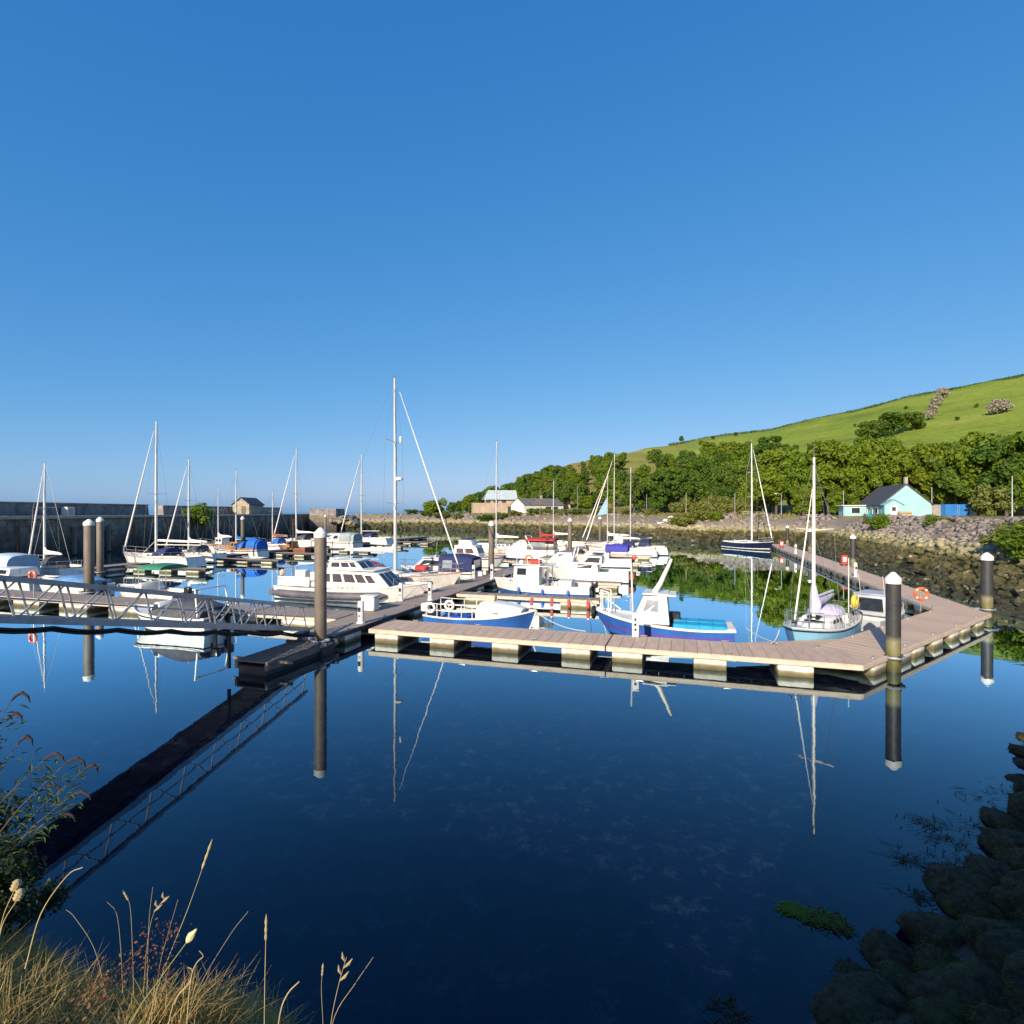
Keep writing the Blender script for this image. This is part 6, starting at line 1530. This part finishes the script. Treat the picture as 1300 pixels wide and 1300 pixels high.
# ------------------------------------------------------------------ foreground: weedy boulders on the right
def lump_mesh(seed, sub=3):
    from mathutils import noise
    bm = bmesh.new(); bmesh.ops.create_icosphere(bm, subdivisions=sub, radius=1)
    off = Vector((seed * 7.3, seed * 3.1, seed * 1.7))
    for v in bm.verts:
        p = v.co.copy(); d = 0.26 * noise.noise(p * 1.1 + off) + 0.16 * noise.noise(p * 2.6 + off) + 0.10 * noise.noise(p * 6 + off) + .07 * noise.noise(p * 13 + off) + .04 * noise.noise(p * 27 + off)
        v.co = p * (1 + d); v.co.z *= 0.62
    me = bpy.data.meshes.new('weedy_boulder'); bm.to_mesh(me); bm.free()
    me.polygons.foreach_set('use_smooth', [True] * len(me.polygons)); return me
def weed_material():
    m = bpy.data.materials.new('weed_coat'); m.use_nodes = True
    nt = m.node_tree; N = nt.nodes; Lk = nt.links; b = N['Principled BSDF']; b.inputs['Roughness'].default_value = .8; b.inputs['Specular IOR Level'].default_value = .12
    g = N.new('ShaderNodeNewGeometry')
    def nz(s, d, r=.65):
        n = N.new('ShaderNodeTexNoise'); n.inputs['Scale'].default_value = s; n.inputs['Detail'].default_value = d; n.inputs['Roughness'].default_value = r; Lk.new(g.outputs['Position'], n.inputs['Vector']); return n.outputs['Fac']
    r1 = N.new('ShaderNodeValToRGB'); r1.color_ramp.elements[0].position = .4; r1.color_ramp.elements[1].position = .66
    r1.color_ramp.elements[0].color = (.03, .026, .017, 1); r1.color_ramp.elements[1].color = (.10, .085, .05, 1); Lk.new(nz(9, 8, .75), r1.inputs[0])
    r2 = N.new('ShaderNodeValToRGB'); r2.color_ramp.elements[0].position = .52; r2.color_ramp.elements[1].position = .74
    r2.color_ramp.elements[0].color = (0, 0, 0, 1); r2.color_ramp.elements[1].color = (1, 1, 1, 1); Lk.new(nz(2.2, 8, .75), r2.inputs[0])
    mx = N.new('ShaderNodeMix'); mx.data_type = 'RGBA'; Lk.new(r2.outputs[0], mx.inputs[0]); Lk.new(r1.outputs[0], mx.inputs[6]); mx.inputs[7].default_value = (.075, .105, .022, 1)
    Lk.new(mx.outputs[2], b.inputs['Base Color'])
    bp = N.new('ShaderNodeBump'); bp.inputs['Strength'].default_value = .9; bp.inputs['Distance'].default_value = .06; Lk.new(nz(16, 8, .75), bp.inputs['Height']); Lk.new(bp.outputs[0], b.inputs['Normal'])
    return m
weedm = weed_material()
LUMPS = [lump_mesh(i + 1) for i in range(6)]
for m_ in LUMPS: m_.materials.append(weedm)
rr = random.Random(5); bould = []
for k in range(6000):
    x = rr.uniform(1.5, 15); y = rr.uniform(3.0, 15.0); s = rr.uniform(.22, .52)
    d = float(shore(np.array([x]), np.array([y]))[0])
    if d < -.25 or d > 6.5 or (d < .3 and s > .6) or x / y < .60 + .10 * s: continue
    if any(math.hypot(x - b[0], y - b[1]) < (s + b[2]) * .62 for b in bould): continue
    z = float(near_z(np.array([x]), np.array([y]))[0]); bould.append((x, y, s, z))
for i, (x, y, s, z) in enumerate(bould):
    o = link('weedy_boulder', LUMPS[i % 6], None, near_bank); o.location = (x, y, z + .02); o.scale = (s * rr.uniform(.9, 1.25), s, s * rr.uniform(.75, 1.1)); o.rotation_euler = (rr.uniform(-.3, .3), rr.uniform(-.3, .3), rr.uniform(0, 6.3))
def fronds(name, cents, n, ln, wd, seed, lift=.35, flat=False):
    """Short drooping ribbons of seaweed."""
    r = np.random.default_rng(seed); c = cents[r.integers(0, len(cents), n)]
    th = r.uniform(0, 6.283, n); ph = r.uniform(.15, 1.5, n) if not flat else np.full(n, 1.5)
    rad = c[:, 3] * 0.98
    p = np.stack([c[:, 0] + rad * np.sin(ph) * np.cos(th), c[:, 1] + rad * np.sin(ph) * np.sin(th), c[:, 2] + rad * np.cos(ph) * .66 + .03], 1) if not flat else np.stack([c[:, 0] + c[:, 3] * r.normal(size=n) * .5, c[:, 1] + c[:, 3] * r.normal(size=n) * .5, np.full(n, .004) + r.random(n) * .03 * np.clip(1 - .0 * c[:, 3], 0, 1)], 1)
    a = th + r.normal(size=n) * .8; d = np.stack([np.cos(a), np.sin(a), np.zeros(n)], 1); sd = np.stack([-np.sin(a), np.cos(a), r.normal(size=n) * .3 * (not flat)], 1)
    L_ = ln * (.5 + r.random(n)); vs = []
    for u, w in ((0, .6), (.5, 1.0), (1, .3)):
        q = p + d * (L_ * u)[:, None]
        if not flat: q[:, 2] += L_ * (lift * u - .9 * u * u)
        vs += [q - sd * wd * w, q + sd * wd * w]
    v = np.stack(vs, 1).reshape(-1, 3); f = (np.arange(n)[:, None, None] * 6 + np.array([[0, 1, 3, 2], [2, 3, 5, 4]])[None]).reshape(-1, 4)
    return npmesh(name, v, f)
BC = np.array([(x, y, z, s * .95) for x, y, s, z in bould])
wd_dark = leafmat('seaweed_dark', (.022, .018, .009), (.075, .058, .024), (.065, .045, .018), .1, .03)
wd_green = leafmat('seaweed_green', (.05, .10, .012), (.15, .22, .025), (.17, .21, .035), .2, .05)
def coat(name, objs, n, ln, wd, seed):
    """Ribbons of weed rooted on the boulders' own surfaces, hanging downhill."""
    r = np.random.default_rng(seed); ps, ns = [], []
    for o_ in objs:
        me = o_.data; co = np.zeros(len(me.vertices) * 3); me.vertices.foreach_get('co', co); nn = np.zeros(len(me.vertices) * 3); me.vertices.foreach_get('normal', nn)
        M = np.array(Matrix.LocRotScale(o_.location, o_.rotation_euler, o_.scale)); M3 = np.array(o_.rotation_euler.to_matrix())
        ps.append(co.reshape(-1, 3) @ M[:3, :3].T + M[:3, 3]); ns.append(nn.reshape(-1, 3) @ M3.T)
    P_ = np.concatenate(ps); N_ = np.concatenate(ns); k = (N_[:, 2] > -.15) & (P_[:, 2] > -.05); P_ = P_[k]; N_ = N_[k]
    i = r.integers(0, len(P_), n); p = P_[i] + r.normal(size=(n, 3)) * .012; nr = N_[i]
    d = nr * .55 + r.normal(size=(n, 3)) * .5; d[:, 2] -= .35; d /= np.linalg.norm(d, axis=1)[:, None]
    sd = np.cross(d, nr + .01); sd /= np.linalg.norm(sd, axis=1)[:, None] + 1e-9
    L_ = ln * (.4 + r.random(n)); vs = []
    for u, w in ((0, .7), (.5, 1.0), (1, .25)):
        q = p + d * (L_ * u)[:, None]; q[:, 2] -= L_ * .5 * u * u
        vs += [q - sd * wd * w, q + sd * wd * w]
    v = np.stack(vs, 1).reshape(-1, 3); f = (np.arange(n)[:, None, None] * 6 + np.array([[0, 1, 3, 2], [2, 3, 5, 4]])[None]).reshape(-1, 4)
    return npmesh(name, v, f)
BO = [c for c in near_bank.children if c.name.startswith('weedy_boulder')]
tag(link('seaweed', coat('seaweed', BO, 190000, .05, .0035, 21), wd_dark, near_bank), kind='stuff')
gsel = BC[[i for i in range(len(BC)) if i % 3 == 0]]
tag(link('green_weed', coat('green_weed', BO[::3], 40000, .045, .003, 22), wd_green, near_bank), kind='stuff')
fw_ = W(1036, 1166)
fwt = thing('floating_weed', 'clump of green seaweed floating on the dark water near the rocks', 'seaweed', (fw_.x, fw_.y, 0), R(-28))
fc = np.array([(-.34 + .08 * i, .05 * math.sin(i * 1.3), 0.0, .10 + .05 * math.sin(i * 2.2)) for i in range(9)])
link('fronds', fronds('fronds', fc, 900, .10, .008, 31, flat=True), wd_green, fwt); link('dark_fronds', fronds('dark_fronds', fc[4:], 350, .12, .010, 32, flat=True), wd_dark, fwt)
cs = []
for px, py, r_ in ((1220, 1080, .5), (1195, 1100, .35), (1240, 1050, .5), (1262, 1020, .6), (1180, 1045, .3), (1285, 1010, .5), (1200, 1065, .4), (1150, 1090, .3), (1170, 1140, .2), (925, 1285, .2)):
    q = W(px, py); cs.append((q.x, q.y, 0, r_))
o = link('drifting_weed', fronds('drifting_weed', np.array(cs), 520, .17, .006, 41, flat=True), wd_dark); tag(o, 'thin dark strands of seaweed drifting beside the rocks', 'seaweed', kind='stuff')

# ------------------------------------------------------------------ foreground: dry grass and buddleia on the left
rg_ = np.random.default_rng(9)
gx = rg_.uniform(-5.2, -.35, 110000); gy = rg_.uniform(.9, 4.4, 110000); gzv = near_z(gx, gy) + .10 * vnoise(gx, gy, .9)
kk = (gzv > 2.15) & (rg_.random(110000) < .55 + .5 * vnoise(gx, gy, 1.7))
G_ = np.stack([gx, gy, gzv], 1)[kk]
sel = rg_.random(len(G_))
tag(link('dry_grass', grass_cloud('dry_grass', G_[sel < .74], .17, .0034, 51, .9, .8), drygrass), 'tawny dry grass on the bank at the bottom left', 'grass', kind='stuff')
tag(link('green_grass', grass_cloud('green_grass', G_[sel > .86], .12, .004, 52, .9, .8), greengrass), 'low green grass under the dry stalks at the bottom left', 'grass', kind='stuff')
redleaf = leafmat('reddish_leaves', (.12, .05, .025), (.24, .13, .06), (.2, .1, .05), .3)
strawm = mat('straw_stalk', (.55, .44, .24), (.42, .33, .17), 9, .7, transl=.2)
greenstalk = mat('green_stalk', (.30, .33, .12), (.24, .27, .09), 9, .7, transl=.2)
budm = mat('pale_bud', (.62, .58, .34), (.5, .45, .22), 9, .7)
DL = [(px2(px, 2.4), 2.4 + .12 * (i % 3), EYE - (py - 650) * 2.4 / F, .10) for i, (px, py) in enumerate([(145, 1235), (160, 1225), (175, 1240), (130, 1250), (190, 1262), (150, 1270), (115, 1262)])]
o = link('sorrel_clump', leaf_cloud(DL, 420, .0085, 61, .2), redleaf); tag(o, 'reddish leafy clump at the edge of the dry grass', 'plant', kind='stuff')

def stalk(pix, y, label, m=strawm, r=.0035, head=None, hl=.09, hr=.009, grp='tall grass stalks at the bottom left'):
    """A stalk through photo points at distance y, running down into the turf."""
    P3 = [Vector((px2(a, y), y, EYE - (b - 650) * y / F)) for a, b in pix]
    P3 = [P3[0] + (P3[0] - P3[1]) * .6 + Vector((0, 0, -.15))] + P3
    C_ = [P3[0] * 2 - P3[1]] + P3 + [P3[-1] * 2 - P3[-2]]; S_ = []
    for i in range(1, len(C_) - 2):          # smooth curve through the points
        a, b, c, d = C_[i - 1:i + 3]
        for k in range(5):
            u = k / 5; S_.append(.5 * ((2 * b) + (c - a) * u + (2 * a - 5 * b + 4 * c - d) * u * u + (3 * b - a - 3 * c + d) * u ** 3))
    P3 = S_ + [P3[-1]]; r = r * .72
    t = thing('grass_stalk', label, 'grass stalk', (P3[0].x, P3[0].y, P3[0].z)); L_ = [p - P3[0] for p in P3]
    MB().path(L_, [r * 1.3] + [r * (1 - .5 * i / len(L_)) for i in range(len(L_) - 1)], 5).build('stem', m, t)
    e = L_[-1]; d = (L_[-1] - L_[-2]).normalized()
    if head == 'bud':
        MB().path([e - d * .005, e + d * .012, e + d * .028, e + d * .045, e + d * .06], [.004, .014, .016, .008, .003], 8).build('seed_head', budm, t)
    elif head == 'spike':
        n = 7; MB().path([e - d * hl + d * hl * 1.15 * i / n for i in range(n + 1)], [hr * .5] + [hr * (1 + .25 * (-1) ** i) for i in range(n - 1)] + [.001], 6).build('seed_head', strawm, t)
    elif head == 'oat':
        for k in range(4):
            b = e - d * (.02 + .028 * k); s = Vector(((.022 if k % 2 else -.01), 0, .018))
            MB().path([b, b + s, b + s * 1.6 + d * .012], [.002, .006, .001], 5).build('spikelet', strawm, t)
    return t
stalk([(165, 1300), (205, 1240), (238, 1195)], 2.15, 'green stalk carrying a pale cream bud above the dry grass', greenstalk, .0038, 'bud')
stalk([(200, 1255), (240, 1150), (268, 1070)], 2.6, 'tallest straw stalk leaning right over the dark water', strawm, .003, 'spike', .13, .005)
stalk([(52, 1160), (85, 1112), (105, 1101)], 2.6, 'straw blade bending right before the gangway reflection', strawm, .0045)
stalk([(2, 1172), (16, 1135), (23, 1118)], 2.2, 'left of two plantain heads at the left edge', strawm, .003, 'spike', .04, .014)
stalk([(2, 1178), (20, 1145), (27, 1130)], 2.15, 'right of two plantain heads at the left edge', strawm, .003, 'spike', .04, .014)
stalk([(336, 1262), (337, 1215), (338, 1165)], 2.4, 'upright straw stalk standing alone, right of the cream bud', strawm, .0035, 'spike', .1, .005)
stalk([(120, 1205), (95, 1165), (84, 1155)], 2.9, 'thin dry stalk curving left, leftmost of the thin group', strawm, .002)
stalk([(153, 1200), (148, 1160), (136, 1145)], 2.9, 'thin dry stalk curving left beside the first', strawm, .002)
stalk([(168, 1198), (165, 1150), (157, 1132)], 2.9, 'thin dry stalk with bent tip in the thin group', strawm, .002, 'spike', .05, .004)
stalk([(188, 1198), (190, 1160), (194, 1126)], 2.9, 'straight thin dry stalk in the thin group', strawm, .002)
stalk([(187, 1200), (195, 1160), (212, 1138)], 2.9, 'oat like grass stalk with drooping spikelets', strawm, .002, 'oat')
stalk([(203, 1225), (215, 1180), (226, 1142)], 2.9, 'thin straight stalk just left of the tallest one', strawm, .002)
stalk([(420, 1300), (430, 1250), (440, 1215)], 2.3, 'stalk with small spikelets at the right end of the grass', strawm, .0025, 'oat')
stalk([(425, 1290), (450, 1250), (474, 1215)], 2.4, 'thin stalk leaning right at the right end of the grass', strawm, .002)
stalk([(238, 1290), (243, 1240), (250, 1222), (258, 1214), (253, 1207)], 2.2, 'withered stalk with curled tip right of the bud', strawm, .004)
stalk([(220, 1275), (240, 1248), (244, 1232), (238, 1228)], 2.2, 'shorter withered stalk with curled tip', strawm, .004)
stalk([(250, 1260), (290, 1190), (315, 1157)], 2.7, 'fine straight stalk leaning right behind the bud', strawm, .0018)
stalk([(355, 1290), (365, 1262), (380, 1246)], 2.2, 'broad straw blade near the bottom edge', strawm, .005)
stalk([(410, 1300), (408, 1255), (410, 1225)], 2.5, 'faint upright stalk near the right end of the grass', strawm, .002, 'spike', .05, .004)

bd = thing('buddleia', 'buddleia shrub with drooping dark flower spikes at the left edge', 'shrub', (-5.3, 4.6, 1.6))
B0 = Vector((-5.3, 4.6, 1.6)); spm = mat('flower_spike', (.05, .03, .028), (.025, .016, .016), 30, .9, bump=.4)
tips = [(14, 890), (8, 915), (22, 945), (55, 965), (80, 972), (104, 980), (24, 1045), (50, 1005), (88, 1012), (66, 1040)]
lv = []; brr = random.Random(3)
for i, (a, b) in enumerate(tips):
    y = 4.5 + brr.uniform(-.35, .35); e = Vector((px2(a, y), y, EYE - (b - 650) * y / F)) - B0
    st = Vector((brr.uniform(-.2, .3), brr.uniform(-.2, .2), 0)); mid = st.lerp(e, .55) + Vector((0, 0, .12))
    MB().path([st, st.lerp(mid, .5) + Vector((.02, 0, .06)), mid, mid.lerp(e, .5) + Vector((-.01, 0, .035)), e], [.010, .008, .006, .004, .0025], 6).build('branch', bark, bd)
    d = (e - mid).normalized()
    if i < 13:
        hd = Vector((1, 0, 0)) * (.035 + .03 * brr.random())
        MB().path([e, e + d * .05 + hd * .3, e + d * .08 + hd, e + d * .07 + hd * 1.9 + Vector((0, 0, -.02)), e + d * .04 + hd * 2.5 + Vector((0, 0, -.045))], [.006, .012, .013, .010, .003], 7).build('flower_spike', spm, bd)
    for k in range(60):
        u = brr.uniform(.6, 1.0); q = (st.lerp(mid, u / .6) if u < .6 else mid.lerp(e, (u - .6) / .4)) + Vector((brr.uniform(-.09, .09), brr.uniform(-.09, .09), brr.uniform(-.09, .05)))
        lv.append((q, (d * .6 + Vector((brr.uniform(-1, 1), brr.uniform(-1, 1), brr.uniform(-.7, .4)))).normalized(), brr.uniform(.06, .11)))
lmb = MB()
for q, dd, l in lv:
    s = dd.cross(Vector((0, 0, 1))); s = s.normalized() if s.length > .01 else Vector((1, 0, 0)); w = l * .13
    lmb.add([q, q + dd * l * .4 + s * w, q + dd * l + Vector((0, 0, -l * .25)), q + dd * l * .4 - s * w], [(0, 1, 2, 3)])
o = link('leaves', lmb.mesh('leaves'), leafmat('buddleia_leaf', (.03, .06, .02), (.08, .12, .04), (.09, .11, .04), .3), bd); o['kind'] = 'stuff'
# bramble and shrub mass below it, down the bank
SL = [(px2(a, y), y, EYE - (b - 650) * y / F, s) for a, b, y, s in ((-25, 1040, 4.6, .25), (0, 1095, 4.4, .22), (-5, 1120, 4.0, .2), (30, 1110, 4.5, .16), (60, 1140, 4.4, .15), (20, 1150, 4.0, .18))]
o = link('shrub', leaf_cloud(SL, 5000, .02, 71, .2), leafmat('shrub_leaf', (.012, .025, .008), (.035, .055, .015), (.03, .04, .012), .15)); tag(o, 'dark leafy shrub below the buddleia at the left edge', 'shrub')
